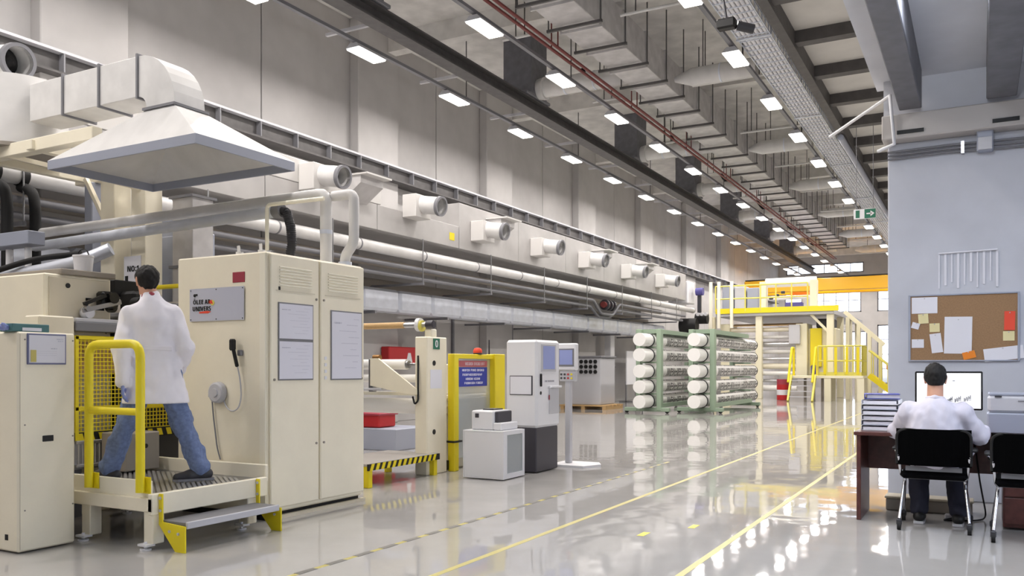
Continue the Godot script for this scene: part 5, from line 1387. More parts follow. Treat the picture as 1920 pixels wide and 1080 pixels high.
	rail_run(la, V(-3.95, 1.0, -34.95), V(-3.95, 1.0, -36.25), 1.15, 4, M.yellow_pale)
	for i in 4: part(la, "infill_bar", MB.new().bb(V(-5.3 + 0.4 * i - 0.05, 1.05, -34.96), V(-5.3 + 0.4 * i + 0.05, 2.1, -34.92)), M.yellow)
	for x in [-6.55, -5.65]:
		part(la, "stile", MB.new().bar(V(x, 0.0, -34.2), V(x, 1.0, -34.95), 0.07, 0.16), M.yellow_pale)
		part(la, "stair_rail", MB.new().tube([V(x, 0.75, -34.25), V(x, 2.1, -35.0), V(x, 2.1, -35.4), V(x, 1.0, -35.4)], 0.05, 8, 0.1), M.yellow)
	for i in 4: part(la, "tread", MB.new().bb(V(-6.5, 0.17 + 0.21 * i, -34.42 - 0.15 * i), V(-5.7, 0.2 + 0.21 * i, -34.2 - 0.15 * i)), M.light_grey)
	var st = thing("far_stair", "yellow stair with sloping railing at the right of the far machine", "stairs", V(-3.2, 0, -37))
	for z in [-36.7, -37.4]:
		part(st, "stringer", MB.new().bar(V(-3.9, 1.0, z), V(-2.7, 0.05, z), 0.05, 0.2), M.yellow)
		part(st, "hand_rail", MB.new().tube([V(-3.9, 2.0, z), V(-2.7, 1.0, z), V(-2.7, 0.0, z)], 0.035, 8), M.yellow_pale)
		for i in 4: part(st, "baluster", MB.new().cyl(V(-3.8 + 0.3 * i, 0.92 - 0.24 * i, z), V(-3.8 + 0.3 * i, 1.92 - 0.25 * i, z), 0.022, 0.022, 6), M.yellow_pale)
	for i in 5: part(st, "tread", MB.new().bb(V(-3.85 + 0.24 * i, 0.83 - 0.18 * i, -37.38), V(-3.6 + 0.24 * i, 0.86 - 0.18 * i, -36.72)), M.cream_warm)
	var fl = thing("floor_lamp", "orange topped warning lamp on a stand near the far windows", "lamp", V(-3.3, 0, -39.5))
	part(fl, "pole", MB.new().cyl(V(-3.3, 0, -39.5), V(-3.3, 1.2, -39.5), 0.06, 0.06, 10), M.dark_grey)
	part(fl, "head", MB.new().box(V(-3.3, 1.35, -39.5), V(0.4, 0.3, 0.2), 0.05), M.orange)
	# red and white drums beside the ladder
	var bd = thing("barrier_drum", "red and white striped barrier drum beside the far stair", "barrier", V(-6.95, 0, -35.3))
	for k in 4: part(bd, "band", MB.new().cyl(V(-6.95, 0.01 + 0.21 * k, -35.3), V(-6.95, 0.22 + 0.21 * k, -35.3), 0.24, 0.24, 18), [M.red, M.white, M.red, M.red_dull][k])
	# black motor group and white box where the plenum ends
	var mg = thing("motor_group", "cluster of black motors and pipes at the end of the plenum", "motor", V(-10.4, 2.6, -34.5))
	part(mg, "motor", MB.new().cyl(V(-10.9, 3.05, -34.4), V(-10.2, 3.05, -34.4), 0.3, 0.3, 18), M.black)
	part(mg, "motor", MB.new().cyl(V(-10.4, 3.35, -34.9), V(-9.9, 3.35, -34.9), 0.22, 0.22, 18), M.rubber)
	part(mg, "frame", MB.new().bb(V(-10.6, 2.2, -34.6), V(-10.1, 2.8, -34.2), 0.03), M.black)
	part(mg, "leg", MB.new().bb(V(-10.5, 0, -34.5), V(-10.2, 2.2, -34.3)), M.dark_grey)
	for k in 3: part(mg, "bolt_cap", MB.new().cyl(V(-10.15 + 0.16 * k, 3.5, -34.45), V(-10.15 + 0.16 * k, 3.5, -34.3), 0.07, 0.07, 12), M.light_grey)
	part(mg, "purple_motor", MB.new().cyl(V(-10.3, 4.45, -34.6), V(-10.0, 4.45, -34.6), 0.16, 0.16, 14), M.purple)
	part(mg, "purple_bracket", MB.new().bb(V(-10.25, 3.5, -34.7), V(-10.1, 4.4, -34.6)), M.dark_grey)
	solo("end_box", "white casing at the end of the plenum beside the black motors", "casing", V(-10.8, 4.0, -34.3), MB.new().bb(V(-11.3, 3.95, -34.9), V(-10.45, 4.85, -34.0), 0.03), M.white)
	# yellow bridge crane
	var cr = thing("bridge_crane", "yellow bridge crane spanning the hall at the far end", "crane", V(-8, 5.5, -50))
	part(cr, "girder", MB.new().bb(V(-12.0, 5.62, -50.4), V(-3.0, 6.3, -49.9), 0.02), M.crane_yellow)
	part(cr, "girder", MB.new().bb(V(-12.0, 5.62, -52.4), V(-3.0, 6.3, -51.9), 0.02), M.crane_yellow)
	part(cr, "rail", MB.new().bb(V(-12.0, 6.3, -50.2), V(-3.0, 6.4, -50.1)), M.black)
	for x in [-11.88, -3.2]: part(cr, "end_truck", MB.new().bb(V(x - 0.15, 5.55, -53.0), V(x + 0.25, 5.9, -49.4), 0.02), M.crane_yellow)
	part(cr, "hoist", MB.new().bb(V(-9.6, 5.3, -51.6), V(-8.6, 5.9, -50.7), 0.04), M.orange)

# ---------------------------------------------------------------- people
func hand_bones(w: Vector3, d: Vector3, n: Vector3, side: Vector3, curl: float) -> Array:
	var out := []
	var so := [0.030, 0.010, -0.010, -0.029]
	var ln := [0.070, 0.078, 0.072, 0.056]
	for i in 4:
		var a: Vector3 = w + side * (so[i] * 0.55)
		var k: Vector3 = w + d * (0.088 - absf(i - 1.2) * 0.004) + side * so[i]
		out.append([a, k, 0.014, 0.0115])
		var dir := d
		var p := k
		var ang := 0.0
		for s in 3:
			ang += curl * [0.7, 1.1, 0.8][s]
			dir = (d * cos(ang) + n * sin(ang)).normalized()
			var e: Vector3 = p + dir * ln[i] * [0.45, 0.31, 0.24][s]
			out.append([p, e, 0.0092 - 0.0006 * s, 0.0086 - 0.0007 * s])
			p = e
	var t0: Vector3 = w + d * 0.028 + side * 0.022
	var t1: Vector3 = t0 + (side * 0.75 + d * 0.6 + n * 0.35).normalized() * 0.042
	var t2: Vector3 = t1 + (side * 0.25 + d * 0.85 + n * 0.35).normalized() * 0.032
	var t3: Vector3 = t2 + (d * 0.9 + n * 0.4).normalized() * 0.024
	out.append([t0, t1, 0.0135, 0.0105])
	out.append([t1, t2, 0.0102, 0.0095])
	out.append([t2, t3, 0.0093, 0.008])
	return out

func join(a: MB, b: MB):
	a.v.append_array(b.v)
	a.n.append_array(b.n)
	a.uv.append_array(b.uv)

# head frame: c = head centre, r/u/f axes
func head_mesh(c: Vector3, r: Vector3, u: Vector3, f: Vector3, neck: Vector3) -> MB:
	var b := []
	b.append([c + u * 0.03 - f * 0.03, c + u * 0.035 + f * 0.025, 0.086, 0.082, r, 0.90])
	b.append([c - u * 0.005 + f * 0.02, c - u * 0.075 + f * 0.055, 0.07, 0.045, r, 0.92])
	b.append([c - u * 0.02 - f * 0.02, neck, 0.058, 0.06])
	b.append([c + u * 0.012 + f * 0.094, c - u * 0.025 + f * 0.112, 0.009, 0.014])   # nose
	b.append([c - u * 0.055 + f * 0.088 - r * 0.016, c - u * 0.055 + f * 0.088 + r * 0.016, 0.008, 0.008])   # mouth
	for s in [-1.0, 1.0]:
		b.append([c + r * (s * 0.078) + u * 0.018 - f * 0.012, c + r * (s * 0.074) - u * 0.025 - f * 0.004, 0.019, 0.012, r, 0.5])   # ear
		b.append([c + u * 0.028 + f * 0.088 + r * (s * 0.014), c + u * 0.026 + f * 0.078 + r * (s * 0.046), 0.009, 0.008])   # brow
		b.append([c + u * 0.006 + f * 0.076 + r * (s * 0.032), c + u * 0.006 + f * 0.077 + r * (s * 0.034), 0.014, 0.014])   # eye
	return nets(b, 0.006, 0.018)

func hair_mesh(c: Vector3, r: Vector3, u: Vector3, f: Vector3, low: float) -> MB:
	var b := [[c + u * 0.032 - f * 0.034, c + u * 0.042 + f * 0.03, 0.099, 0.092, r, 0.85], [c - u * 0.02 - f * 0.045, c + u * 0.02 - f * 0.04, 0.066, 0.086, r, 0.84]]
	return nets(b, 0.006, 0.02, 0.008, [[c - u * low - f * 0.06, (-u * 1.0 + f * 0.25).normalized()], [c + u * 0.03 + f * 0.045, (f * 0.75 - u * 0.66).normalized()]], 30.0)

func standing_man():
	var P0 := V(-5.72, 0.4, -4.56)
	var F := V(-0.80, 0, -0.60)
	var R := V(0.60, 0, -0.80)
	var U := Vector3.UP
	var L := func(r, u, f): return P0 + R * r + U * u + F * f
	var man = thing("person", "man in white lab coat and jeans standing on the platform, seen from behind", "person", V(-5.72, 0.4, -4.56))
	var hc: Vector3 = L.call(-0.062, 1.58, 0.045)
	var hf := (F * 0.96 - R * 0.28).normalized()
	var hr := (R * 0.96 + F * 0.28).normalized()
	var hu := (U + hf * 0.12).normalized()
	hf = (hf - hu * hf.dot(hu)).normalized()
	var nk: Vector3 = L.call(-0.035, 1.42, 0.0)
	var shl: Vector3 = L.call(-0.19, 1.315, 0.0)
	var shr: Vector3 = L.call(0.135, 1.32, 0.0)
	var ell: Vector3 = L.call(-0.245, 1.05, -0.09)
	var elr: Vector3 = L.call(0.222, 1.06, -0.06)
	var wrl: Vector3 = L.call(-0.235, 0.80, -0.12)
	var wrr: Vector3 = L.call(0.19, 0.90, 0.16)
	var hpl: Vector3 = L.call(-0.085, 0.86, 0.02)
	var hpr: Vector3 = L.call(0.085, 0.86, 0.0)
	var knl: Vector3 = L.call(-0.20, 0.47, 0.13)
	var knr: Vector3 = L.call(0.20, 0.47, 0.02)
	var anl: Vector3 = L.call(-0.335, 0.10, 0.17)
	var anr: Vector3 = L.call(0.325, 0.10, -0.08)
	var body := nets([[L.call(0, 0.92, 0), L.call(0, 1.08, 0), 0.13, 0.12, F, 0.75], [L.call(0, 1.08, 0), L.call(-0.02, 1.3, 0), 0.12, 0.14, F, 0.72],
		[shl, shr, 0.04, 0.04], [L.call(-0.02, 1.3, 0), nk, 0.085, 0.055], [shl, ell, 0.04, 0.036], [ell, wrl, 0.036, 0.03], [shr, elr, 0.04, 0.036], [elr, wrr, 0.042, 0.03],
		[hpl, knl, 0.08, 0.055], [knl, anl, 0.055, 0.035], [hpr, knr, 0.08, 0.055], [knr, anr, 0.055, 0.035], [anl, anl - R * 0.10 - U * 0.055 + F * 0.06, 0.03, 0.022], [anr, anr - R * 0.12 - U * 0.055, 0.03, 0.022]], 0.014, 0.04)
	join(body, head_mesh(hc, hr, hu, hf, nk))
	part(man, "body", body, M.skin)
	part(man, "hair", hair_mesh(hc, hr, hu, hf, 0.085), M.hair)
	# coat
	var cb := [[L.call(-0.03, 1.42, 0.0), shl, 0.07, 0.06], [L.call(-0.03, 1.42, 0.0), shr, 0.07, 0.06], [L.call(-0.14, 1.29, 0.0), L.call(0.09, 1.295, 0.0), 0.09, 0.09, F, 0.95],
		[L.call(-0.02, 1.26, -0.01), L.call(0, 1.04, 0), 0.18, 0.168, F, 0.72],
		[L.call(0, 1.04, 0), L.call(0.005, 0.6, 0.0), 0.168, 0.25, F, 0.72],
		[L.call(-0.02, 1.36, 0.0), L.call(-0.04, 1.46, 0.01), 0.10, 0.066],
		[shl, ell, 0.068, 0.062], [ell, wrl, 0.062, 0.052], [shr, elr, 0.068, 0.062], [elr, wrr, 0.062, 0.055]]
	var coat := nets(cb, 0.012, 0.035, 0.018, [[L.call(0, 0.622, 0), -U], [hc - hu * 0.088, (hu + hf * 0.25).normalized()]], 7.0)
	part(man, "lab_coat", coat, M.coat_cloth)
	part(man, "coat_belt", MB.new().bar(L.call(-0.10, 1.06, -0.128), L.call(0.12, 1.05, -0.125), 0.012, 0.035, 0.004), M.coat_cloth)
	part(man, "shirt_collar", nets([[L.call(-0.085, 1.465, -0.02), L.call(-0.03, 1.475, -0.05), 0.018, 0.018], [L.call(-0.03, 1.475, -0.05), L.call(0.015, 1.465, -0.02), 0.018, 0.016]], 0.006, 0.02), M.red_dull)
	# jeans
	part(man, "jeans", nets([[L.call(0, 0.9, 0), L.call(0, 0.8, 0), 0.12, 0.12, F, 0.75], [hpl, knl, 0.105, 0.082], [knl, anl + U * 0.02, 0.082, 0.075], [hpr, knr, 0.105, 0.082], [knr, anr + U * 0.02, 0.082, 0.075]], 0.012, 0.03, 0.022, [[L.call(0, 0.045, 0), -U]], 9.0), M.denim)
	# shoes
	var fdl := (-R * 0.82 + F * 0.57).normalized()
	var fdr := (-R * 0.98 - F * 0.12).normalized()
	for s in [[anl, fdl], [anr, fdr]]:
		var a: Vector3 = s[0]
		var d: Vector3 = s[1]
		a.y = 0.4
		var sh = part(man, "shoe", nets([[a - d * 0.06 + U * 0.055, a + d * 0.07 + U * 0.05, 0.042, 0.042], [a + d * 0.07 + U * 0.048, a + d * 0.17 + U * 0.038, 0.043, 0.032], [a - d * 0.03 + U * 0.06, a + U * 0.10, 0.042, 0.042]], 0.008, 0.025, 0.0, [[a + U * 0.018, -U]]), M.dark_grey)
		part(sh, "sole", MB.new().ext([Vector2(-0.105, -0.034), Vector2(-0.08, -0.042), Vector2(0.08, -0.044), Vector2(0.17, -0.038), Vector2(0.205, -0.015), Vector2(0.205, 0.015), Vector2(0.17, 0.038), Vector2(0.08, 0.044), Vector2(-0.08, 0.042), Vector2(-0.105, 0.034)], a + U * 0.004, d, U.cross(d), U * 0.02), M.mid_grey)
	# gloved hands
	part(man, "glove", nets(hand_bones(wrl - U * 0.01, (-U + F * 0.1).normalized(), R, F, 0.35), 0.004, 0.008), M.glove)
	part(man, "glove", nets(hand_bones(wrr, (-U * 0.75 - R * 0.35 + F * 0.3).normalized(), -R, F, 0.3), 0.004, 0.008), M.glove)

func seated_man():
	var P0 := V(-0.32, 0, -7.60)
	var F := V(0, 0, -1)
	var R := V(1, 0, 0)
	var U := Vector3.UP
	var L := func(r, u, f): return P0 + R * r + U * u + F * f
	var man = thing("person", "man in white shirt sitting at the desk before the monitor, seen from behind", "person", V(-0.32, 0.0, -7.7))
	var hc: Vector3 = L.call(0.0, 1.205, 0.15)
	var hu := (U + F * 0.2).normalized()
	var hf := (F - hu * F.dot(hu)).normalized()
	var nk: Vector3 = L.call(0, 1.03, 0.08)
	var shl: Vector3 = L.call(-0.195, 0.935, 0.09)
	var shr: Vector3 = L.call(0.195, 0.935, 0.09)
	var ell: Vector3 = L.call(-0.29, 0.775, 0.24)
	var elr: Vector3 = L.call(0.315, 0.755, 0.14)
	var wrl: Vector3 = L.call(-0.12, 0.795, 0.42)
	var wrr: Vector3 = L.call(0.345, 0.80, 0.36)
	var body := nets([[L.call(0, 0.58, 0), L.call(0, 0.75, 0.03), 0.13, 0.13, F, 0.8], [L.call(0, 0.75, 0.03), L.call(0, 0.9, 0.08), 0.13, 0.14, F, 0.75], [shl, shr, 0.06, 0.06], [L.call(0, 0.9, 0.08), nk, 0.1, 0.055],
		[shl, ell, 0.048, 0.042], [ell, wrl, 0.04, 0.027], [shr, elr, 0.048, 0.042], [elr, wrr, 0.04, 0.027],
		[L.call(-0.1, 0.565, 0.02), L.call(-0.14, 0.55, 0.44), 0.08, 0.055], [L.call(0.1, 0.565, 0.02), L.call(0.14, 0.55, 0.44), 0.08, 0.055], [L.call(-0.14, 0.55, 0.44), L.call(-0.13, 0.1, 0.36), 0.055, 0.035], [L.call(0.14, 0.55, 0.44), L.call(0.16, 0.1, 0.36), 0.055, 0.035]], 0.014, 0.04)
	join(body, head_mesh(hc, R, hu, hf, nk))
	join(body, nets(hand_bones(wrr, (F * 0.95 - R * 0.2 - U * 0.12).normalized(), -U, -R, 0.35), 0.004, 0.008))
	join(body, nets(hand_bones(wrl, (F * 0.9 + R * 0.3 - U * 0.1).normalized(), -U, R, 0.3), 0.004, 0.008))
	part(man, "body", body, M.skin)
	part(man, "hair", hair_mesh(hc, R, hu, hf, 0.058), M.hair)
	part(man, "shirt", nets([[L.call(-0.17, 0.925, 0.075), L.call(0.17, 0.925, 0.075), 0.095, 0.095, F, 0.95], [L.call(0, 0.87, 0.06), L.call(0, 0.62, 0.0), 0.20, 0.185, F, 0.72], [L.call(0, 0.62, 0.0), L.call(0, 0.56, 0.0), 0.185, 0.18, F, 0.75], [L.call(0, 0.96, 0.075), L.call(0, 1.035, 0.085), 0.10, 0.066],
		[shl, ell, 0.085, 0.066], [ell, wrl, 0.066, 0.045], [shr, elr, 0.085, 0.07], [elr, wrr - F * 0.02, 0.068, 0.046]], 0.011, 0.035, 0.02, [[L.call(0, 1.07, 0.07), (U - F * 0.25).normalized()], [L.call(0, 0.50, 0), -U]], 8.0), M.shirt_cloth)
	part(man, "collar", nets([[L.call(-0.055, 1.055, 0.06), L.call(0, 1.06, 0.03), 0.018, 0.02], [L.call(0, 1.06, 0.03), L.call(0.055, 1.055, 0.06), 0.02, 0.018]], 0.006, 0.02), M.shirt_cloth)
	part(man, "trousers", nets([[L.call(-0.08, 0.575, 0.0), L.call(0.08, 0.575, 0.0), 0.10, 0.10], [L.call(-0.1, 0.575, 0.02), L.call(-0.14, 0.555, 0.44), 0.098, 0.08], [L.call(0.1, 0.575, 0.02), L.call(0.14, 0.555, 0.44), 0.098, 0.08], [L.call(-0.14, 0.55, 0.44), L.call(-0.13, 0.12, 0.36), 0.08, 0.072], [L.call(0.14, 0.55, 0.44), L.call(0.16, 0.12, 0.36), 0.08, 0.072]], 0.012, 0.03, 0.015, [[L.call(0, 0.075, 0), -U]], 9.0), M.navy)
	for s in [L.call(-0.13, 0, 0.36), L.call(0.16, 0, 0.36)]:
		var a: Vector3 = s
		var d := F
		var sh = part(man, "shoe", nets([[a - d * 0.06 + U * 0.055, a + d * 0.07 + U * 0.05, 0.042, 0.042], [a + d * 0.07 + U * 0.048, a + d * 0.17 + U * 0.038, 0.043, 0.032], [a - d * 0.03 + U * 0.06, a + U * 0.10, 0.042, 0.042]], 0.008, 0.025, 0.0, [[a + U * 0.018, -U]]), M.black)
		part(sh, "sole", MB.new().ext([Vector2(-0.105, -0.034), Vector2(-0.08, -0.042), Vector2(0.08, -0.044), Vector2(0.17, -0.038), Vector2(0.205, -0.015), Vector2(0.205, 0.015), Vector2(0.17, 0.038), Vector2(0.08, 0.044), Vector2(-0.08, 0.042), Vector2(-0.105, 0.034)], a + U * 0.003, d, U.cross(d), U * 0.02), M.light_grey)

# ---------------------------------------------------------------- desk corner
func chair(label, at: Vector3):
	var c = thing("office_chair", label, "chair", at, "black office chairs on casters")
	var prof := []
	for i in 13: prof.append(Vector2(-0.265 + 0.53 * i / 12.0, -0.045 * (1.0 - pow((i - 6) / 6.0, 2.0))))
	for i in 13: prof.append(Vector2(0.265 - 0.53 * i / 12.0, 0.022 - 0.045 * (1.0 - pow((6 - i) / 6.0, 2.0))))
	part(c, "backrest", MB.new().ext(prof, at + V(0, 0.53, 0.17), Vector3.RIGHT, Vector3(0, 0, -1), V(0, 0.29, 0.03)), M.chair_mesh)
	part(c, "back_rim", MB.new().tube([at + V(-0.26, 0.54, 0.165), at + V(-0.262, 0.82, 0.2), at + V(0, 0.80, 0.235), at + V(0.262, 0.82, 0.2), at + V(0.26, 0.54, 0.165)], 0.012, 8, 0.08), M.black)
	part(c, "seat", MB.new().box(at + V(0, 0.45, -0.06), V(0.48, 0.06, 0.46), 0.025), M.fabric_black)
	for s in [-1.0, 1.0]:
		part(c, "side_frame", MB.new().tube([at + V(s * 0.25, 0.09, 0.12), at + V(s * 0.215, 0.41, -0.02), at + V(s * 0.235, 0.44, 0.12), at + V(s * 0.25, 0.60, 0.18)], 0.012, 10, 0.05), M.chrome)
		part(c, "leg", MB.new().tube([at + V(s * 0.215, 0.41, -0.02), at + V(s * 0.25, 0.09, -0.36)], 0.012, 10), M.chrome)
		var arm = part(c, "armrest", MB.new().box(at + V(s * 0.285, 0.65, -0.04), V(0.045, 0.025, 0.24), 0.01), M.black)
		part(arm, "arm_support", MB.new().tube([at + V(s * 0.25, 0.60, 0.18), at + V(s * 0.285, 0.64, 0.08), at + V(s * 0.285, 0.64, -0.1)], 0.011, 8, 0.05), M.chrome)
		for z in [0.12, -0.36]:
			var w = part(c, "caster", MB.new().cyl(at + V(s * 0.25 - 0.014, 0.034, z), at + V(s * 0.25 + 0.014, 0.034, z), 0.034, 0.034, 18), M.rubber)
			part(w, "caster_fork", MB.new().box(at + V(s * 0.25, 0.062, z), V(0.04, 0.05, 0.035), 0.008), M.dark_grey)
	part(c, "cross_bar", MB.new().cyl(at + V(-0.215, 0.41, -0.02), at + V(0.215, 0.41, -0.02), 0.012, 0.012, 10).bb(at + V(-0.2, 0.485, 0.14), at + V(0.2, 0.52, 0.165)), M.mid_grey)
	return c

func desk_corner():
	var d = thing("desk", "dark red wooden desk along the blue grey wall", "desk", V(0.2, 0, -8.15))
	part(d, "top", MB.new().bb(V(-0.95, 0.725, -8.52), V(1.9, 0.757, -7.80), 0.006), M.wood_red)
	part(d, "side_panel", MB.new().bb(V(-0.93, 0.0, -8.48), V(-0.895, 0.725, -7.83), 0.004), M.wood_red)
	part(d, "modesty_panel", MB.new().bb(V(-0.895, 0.39, -8.42), V(1.7, 0.725, -8.39)), M.wood_red)
	part(d, "end_panel", MB.new().bb(V(1.7, 0.0, -8.48), V(1.735, 0.725, -7.83), 0.004), M.wood_red)
	var dr = thing("drawer_unit", "dark red wooden drawer unit under the desk at the right", "drawers", V(0.5, 0, -8.1))
	part(dr, "carcass", MB.new().bb(V(0.16, 0.02, -8.38), V(0.72, 0.70, -7.92), 0.005), M.wood_red)
	for k in 3:
		var f = part(dr, "drawer", MB.new().bb(V(0.17, 0.05 + 0.22 * k, -7.92), V(0.71, 0.26 + 0.22 * k, -7.90), 0.004), M.wood_red)
		part(f, "pull", MB.new().box(V(0.44, 0.17 + 0.22 * k, -7.893), V(0.12, 0.012, 0.014), 0.004), M.chrome)
	# trays and binder at the left end of the desk
	var cols := [M.light_grey, M.blue_grey, M.white, M.light_grey, M.blue_grey, M.white]
	var wd := ["lowest", "second from below", "third from below", "fourth from below", "fifth from below", "topmost"]
	for k in 6:
		var y := 0.758 + 0.045 * k
		var t = thing("letter_tray", "pale letter tray of papers on the desk, %s in the stack" % wd[k], "tray", V(-0.76, y, -8.17), "letter trays stacked on the desk")
		part(t, "tray", MB.new().bb(V(-0.91, y, -8.36), V(-0.61, y + 0.006, -7.98)).bb(V(-0.91, y, -8.36), V(-0.904, y + 0.04, -7.98)).bb(V(-0.616, y, -8.36), V(-0.61, y + 0.04, -7.98)).bb(V(-0.91, y, -8.36), V(-0.61, y + 0.04, -8.354)), cols[k])
		part(t, "papers", MB.new().bb(V(-0.895, y + 0.007, -8.345), V(-0.63, y + 0.032, -7.985 - 0.008 * (k % 3))), M.paper)
	var bn = thing("ring_binder", "blue ring binder lying on top of the letter trays", "binder", V(-0.76, 1.03, -8.17))
	part(bn, "cover", MB.new().box(V(-0.76, 1.034, -8.17), V(0.28, 0.004, 0.34), 0.0, Basis(Vector3.UP, 0.12)).box(V(-0.76, 1.072, -8.17), V(0.28, 0.004, 0.34), 0.0, Basis(Vector3.UP, 0.12)).box(V(-0.90, 1.053, -8.155), V(0.006, 0.04, 0.34), 0.0, Basis(Vector3.UP, 0.12)), M.blue_sign)
	part(bn, "pages", MB.new().box(V(-0.755, 1.053, -8.175), V(0.26, 0.03, 0.32), 0.0, Basis(Vector3.UP, 0.12)), M.paper)
	# monitor
	var mo = thing("monitor", "black framed flat monitor showing a white page behind the seated man", "monitor", V(-0.25, 0.757, -8.62))
	part(mo, "shell", MB.new().bb(V(-0.515, 0.93, -8.50), V(0.02, 1.27, -8.47), 0.008), M.black_gloss)
	var im := Image.create(512, 320, false, Image.FORMAT_RGB8)
	im.fill(Color(0.97, 0.97, 1.0))
	for c in [[250, 214, 40], [306, 208, 52], [380, 200, 56]]:
		for k in 7: im.fill_rect(Rect2i(c[0] + k * c[2] / 7, c[1] + (6 - k) * 4 + (k % 2) * 8, 5, 34 - (k % 3) * 6), Color(0.30, 0.31, 0.33))
		im.fill_rect(Rect2i(c[0], c[1] + 40, c[2], 4), Color(0.4, 0.4, 0.42))
	im.fill_rect(Rect2i(290, 66, 18, 8), Color(0.6, 0.62, 0.66))
	im.fill_rect(Rect2i(10, 306, 480, 4), Color(0.86, 0.84, 0.9))
	var sm := mat("monitor_screen", Color.BLACK, 0.2)
	sm.emission_enabled = true
	sm.emission = Color.WHITE
	sm.emission_texture = ImageTexture.create_from_image(im)
	sm.emission_operator = BaseMaterial3D.EMISSION_OP_MULTIPLY
	sm.emission_energy_multiplier = 1.0
	part(mo, "screen", sheet_z(-8.471, -0.50, 0.005, 0.945, 1.255, 0.003), sm)
	part(mo, "stand", MB.new().bb(V(-0.29, 0.765, -8.51), V(-0.21, 0.98, -8.495)).bb(V(-0.38, 0.757, -8.515), V(-0.12, 0.768, -8.40), 0.004), M.black)
	var sl := AreaLight3D.new()
	sl.name = "screen_light"
	sl.area_size = Vector2(0.5, 0.3)
	sl.light_energy = 0.12
	sl.light_color = Color(0.92, 0.95, 1.0)
	sl.area_range = 20.0
	sl.shadow_enabled = true
	mo.add_child(sl)
	sl.position = V(-0.247, 1.1, -8.46) - org[mo]
	sl.rotation_degrees = Vector3(0, 180, 0)
	var pr = thing("printer", "pale blue grey printer on the desk right of the monitor", "printer", V(0.27, 0.757, -8.3))
	part(pr, "lower_body", MB.new().bb(V(0.05, 0.758, -8.50), V(0.52, 0.93, -8.08), 0.012), M.blue_grey)
	part(pr, "upper_body", MB.new().bb(V(0.055, 0.932, -8.50), V(0.515, 1.07, -8.10), 0.02), M.light_grey)
	part(pr, "lid", MB.new().bb(V(0.06, 1.07, -8.49), V(0.51, 1.095, -8.11), 0.008), M.blue_grey)
	part(pr, "button", MB.new().box(V(0.13, 1.065, -8.098), V(0.05, 0.012, 0.01)), M.dark_grey)
	part(pr, "maker_mark", MB.new().box(V(0.30, 1.03, -8.098), V(0.06, 0.008, 0.006)), M.mid_grey)
	var kb = thing("keyboard", "black keyboard on the desk in front of the monitor", "keyboard", V(-0.3, 0.757, -8.2))
	part(kb, "base", MB.new().bb(V(-0.52, 0.757, -8.30), V(-0.10, 0.773, -8.16), 0.004), M.black)
	var key := MB.new().box(Vector3.ZERO, V(0.022, 0.008, 0.022), 0.002).mesh()
	for r in 5:
		for c in 15: piece(kb, "key", key, M.dark_grey, V(-0.505 + 0.0275 * c, 0.776, -8.285 + 0.0275 * r))
	solo("mouse", "black computer mouse under the man's right hand", "mouse", V(0.02, 0.757, -8.06), nets([[V(0.022, 0.765, -8.03), V(0.02, 0.765, -8.09), 0.026, 0.024]], 0.005, 0.01, 0.0, [[V(0, 0.758, 0), Vector3.DOWN]]), M.black)
	var fr = thing("foot_rest", "long beige box on the floor under the desk by the wall", "box", V(-0.45, 0, -8.8))
	part(fr, "body", MB.new().bb(V(-0.76, 0.0, -8.72), V(-0.06, 0.11, -8.50), 0.01), M.warm_grey)
	part(fr, "lid", MB.new().bb(V(-0.77, 0.11, -8.73), V(-0.05, 0.13, -8.49), 0.006), M.cream_dark)
	solo("power_strip", "pale power strip on the floor under the desk", "power strip", V(-0.1, 0, -8.3), MB.new().bb(V(-0.27, 0.0, -8.3), V(-0.05, 0.04, -8.24), 0.008), M.light_grey)
	solo("floor_cable", "black cable lying under the desk", "cable", V(0, 0, -8.4), MB.new().tube([V(-0.16, 0.02, -8.27), V(-0.3, 0.008, -8.1), V(-0.05, 0.008, -8.2), V(0.05, 0.01, -8.36), V(0.0, 0.3, -8.36), V(-0.05, 0.7, -8.36)], 0.007, 8, 0.08), M.black)
	chair("black office chair under the seated man", V(-0.323, 0, -7.64))
	chair("empty black office chair at the right picture edge", V(0.335, 0, -7.42))
	# cork board with papers and white wire rack above it
	var cb = thing("cork_board", "framed cork board on the blue grey wall above the monitor", "cork board", V(-0.15, 1.37, -9.39))
	part(cb, "cork", MB.new().bb(V(-0.61, 1.375, -9.4), V(0.31, 2.01, -9.385)), M.cork)
	part(cb, "frame", MB.new().bb(V(-0.63, 1.365, -9.4), V(-0.61, 2.025, -9.375), 0.003).bb(V(0.31, 1.365, -9.4), V(0.33, 2.025, -9.375), 0.003).bb(V(-0.61, 2.01, -9.4), V(0.31, 2.025, -9.375), 0.003).bb(V(-0.61, 1.365, -9.4), V(0.31, 1.378, -9.375), 0.003), M.blue_grey)
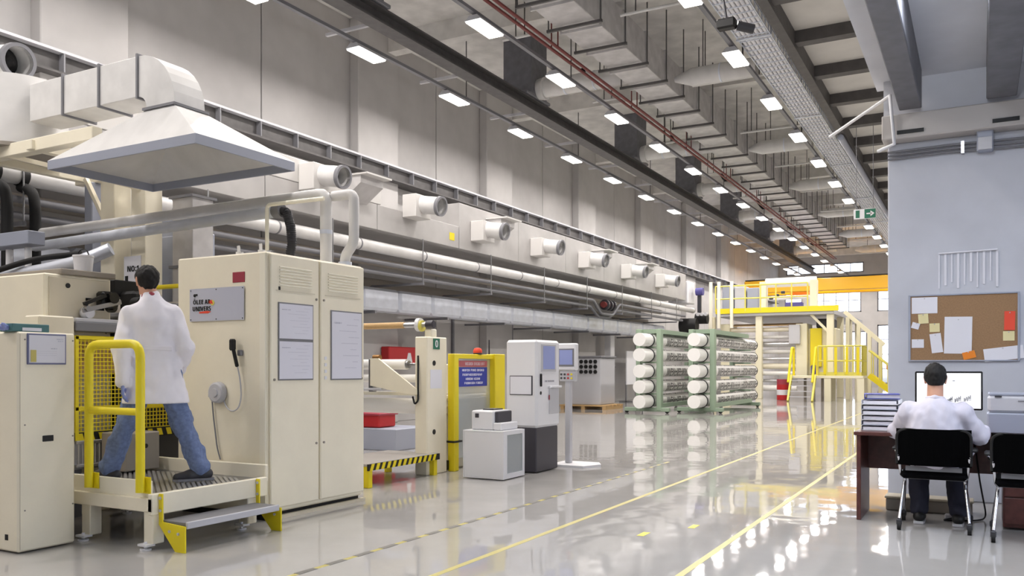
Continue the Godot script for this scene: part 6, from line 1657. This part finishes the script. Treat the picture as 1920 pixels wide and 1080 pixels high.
	var nts := [[-0.60, -0.37, 1.84, 2.0, 0.0, "paper", "large pale sheet at the top left of the cork board"], [-0.54, -0.45, 1.74, 1.835, 0.06, "note_yellow", "pale yellow note below the top left sheet on the cork board"],
		[-0.60, -0.53, 1.69, 1.75, -0.3, "paper", "small torn white scrap at the left edge of the cork board"], [-0.44, -0.35, 1.655, 1.74, 0.02, "note_yellow", "cream note with a yellow mark on the cork board"],
		[-0.43, -0.33, 1.45, 1.64, 0.12, "paper", "narrow white slip hanging askew on the cork board"], [-0.60, -0.49, 1.5, 1.585, 0.0, "paper", "small white card at the lower left of the cork board"],
		[-0.31, -0.07, 1.44, 1.80, -0.02, "paper", "large white page in the middle of the cork board"], [-0.15, -0.04, 1.39, 1.46, 0.25, "orange", "orange note under the large page on the cork board"],
		[0.20, 0.29, 1.66, 1.84, -0.02, "orange_red", "orange red note at the right of the cork board"], [0.19, 0.285, 1.56, 1.65, 0.0, "note_yellow", "cream note below the orange red one on the cork board"],
		[0.03, 0.36, 1.375, 1.50, 0.12, "paper", "long white sheet pinned askew at the lower right of the cork board"]]
	for i in nts.size():
		var a: Array = nts[i]
		var c := V((a[0] + a[1]) * 0.5, (a[2] + a[3]) * 0.5, -9.382 + 0.0012 * (i % 3))
		var pb := Basis(Vector3(0, 0, 1), a[4])
		var m = M[a[5]]
		var t = thing("pinned_note", a[6], "paper", V(c.x, a[2], -9.385), "notes pinned on the cork board")
		part(t, "sheet", MB.new().box(c, V(a[1] - a[0], a[3] - a[2], 0.002), 0.0, pb), m)
		part(t, "pin", MB.new().cyl(c + pb * V(0, (a[3] - a[2]) * 0.42, 0), c + pb * V(0, (a[3] - a[2]) * 0.42, 0.012), 0.006, 0.005, 8), M.light_grey)
	var wr = thing("wire_rack", "faint white wire rack with hanging strips above the cork board", "wire rack", V(-0.1, 2.08, -9.39))
	part(wr, "top_rail", MB.new().cyl(V(-0.36, 2.425, -9.385), V(0.145, 2.435, -9.385), 0.008, 0.008, 8), M.wall_blue_light if M.has("wall_blue_light") else mat("wall_blue_light", Color(0.87, 0.87, 0.90), 0.5))
	for i in 10:
		var x := -0.355 + 0.0552 * i
		part(wr, "strip", MB.new().bb(V(x - 0.006 - 0.004 * (i % 2), 2.08 + 0.03 * ((i * 7) % 3), -9.397), V(x + 0.006 + 0.004 * (i % 2), 2.43, -9.39)), M.wall_blue_light)

func _ready():
	rng.seed = 5
	setup()
	materials()
	building()
	ceiling_services()
	wall_services()
	hood_group()
	left_machine()
	middle_machines()
	racks()
	far_machine()
	standing_man()
	desk_corner()
	seated_man()
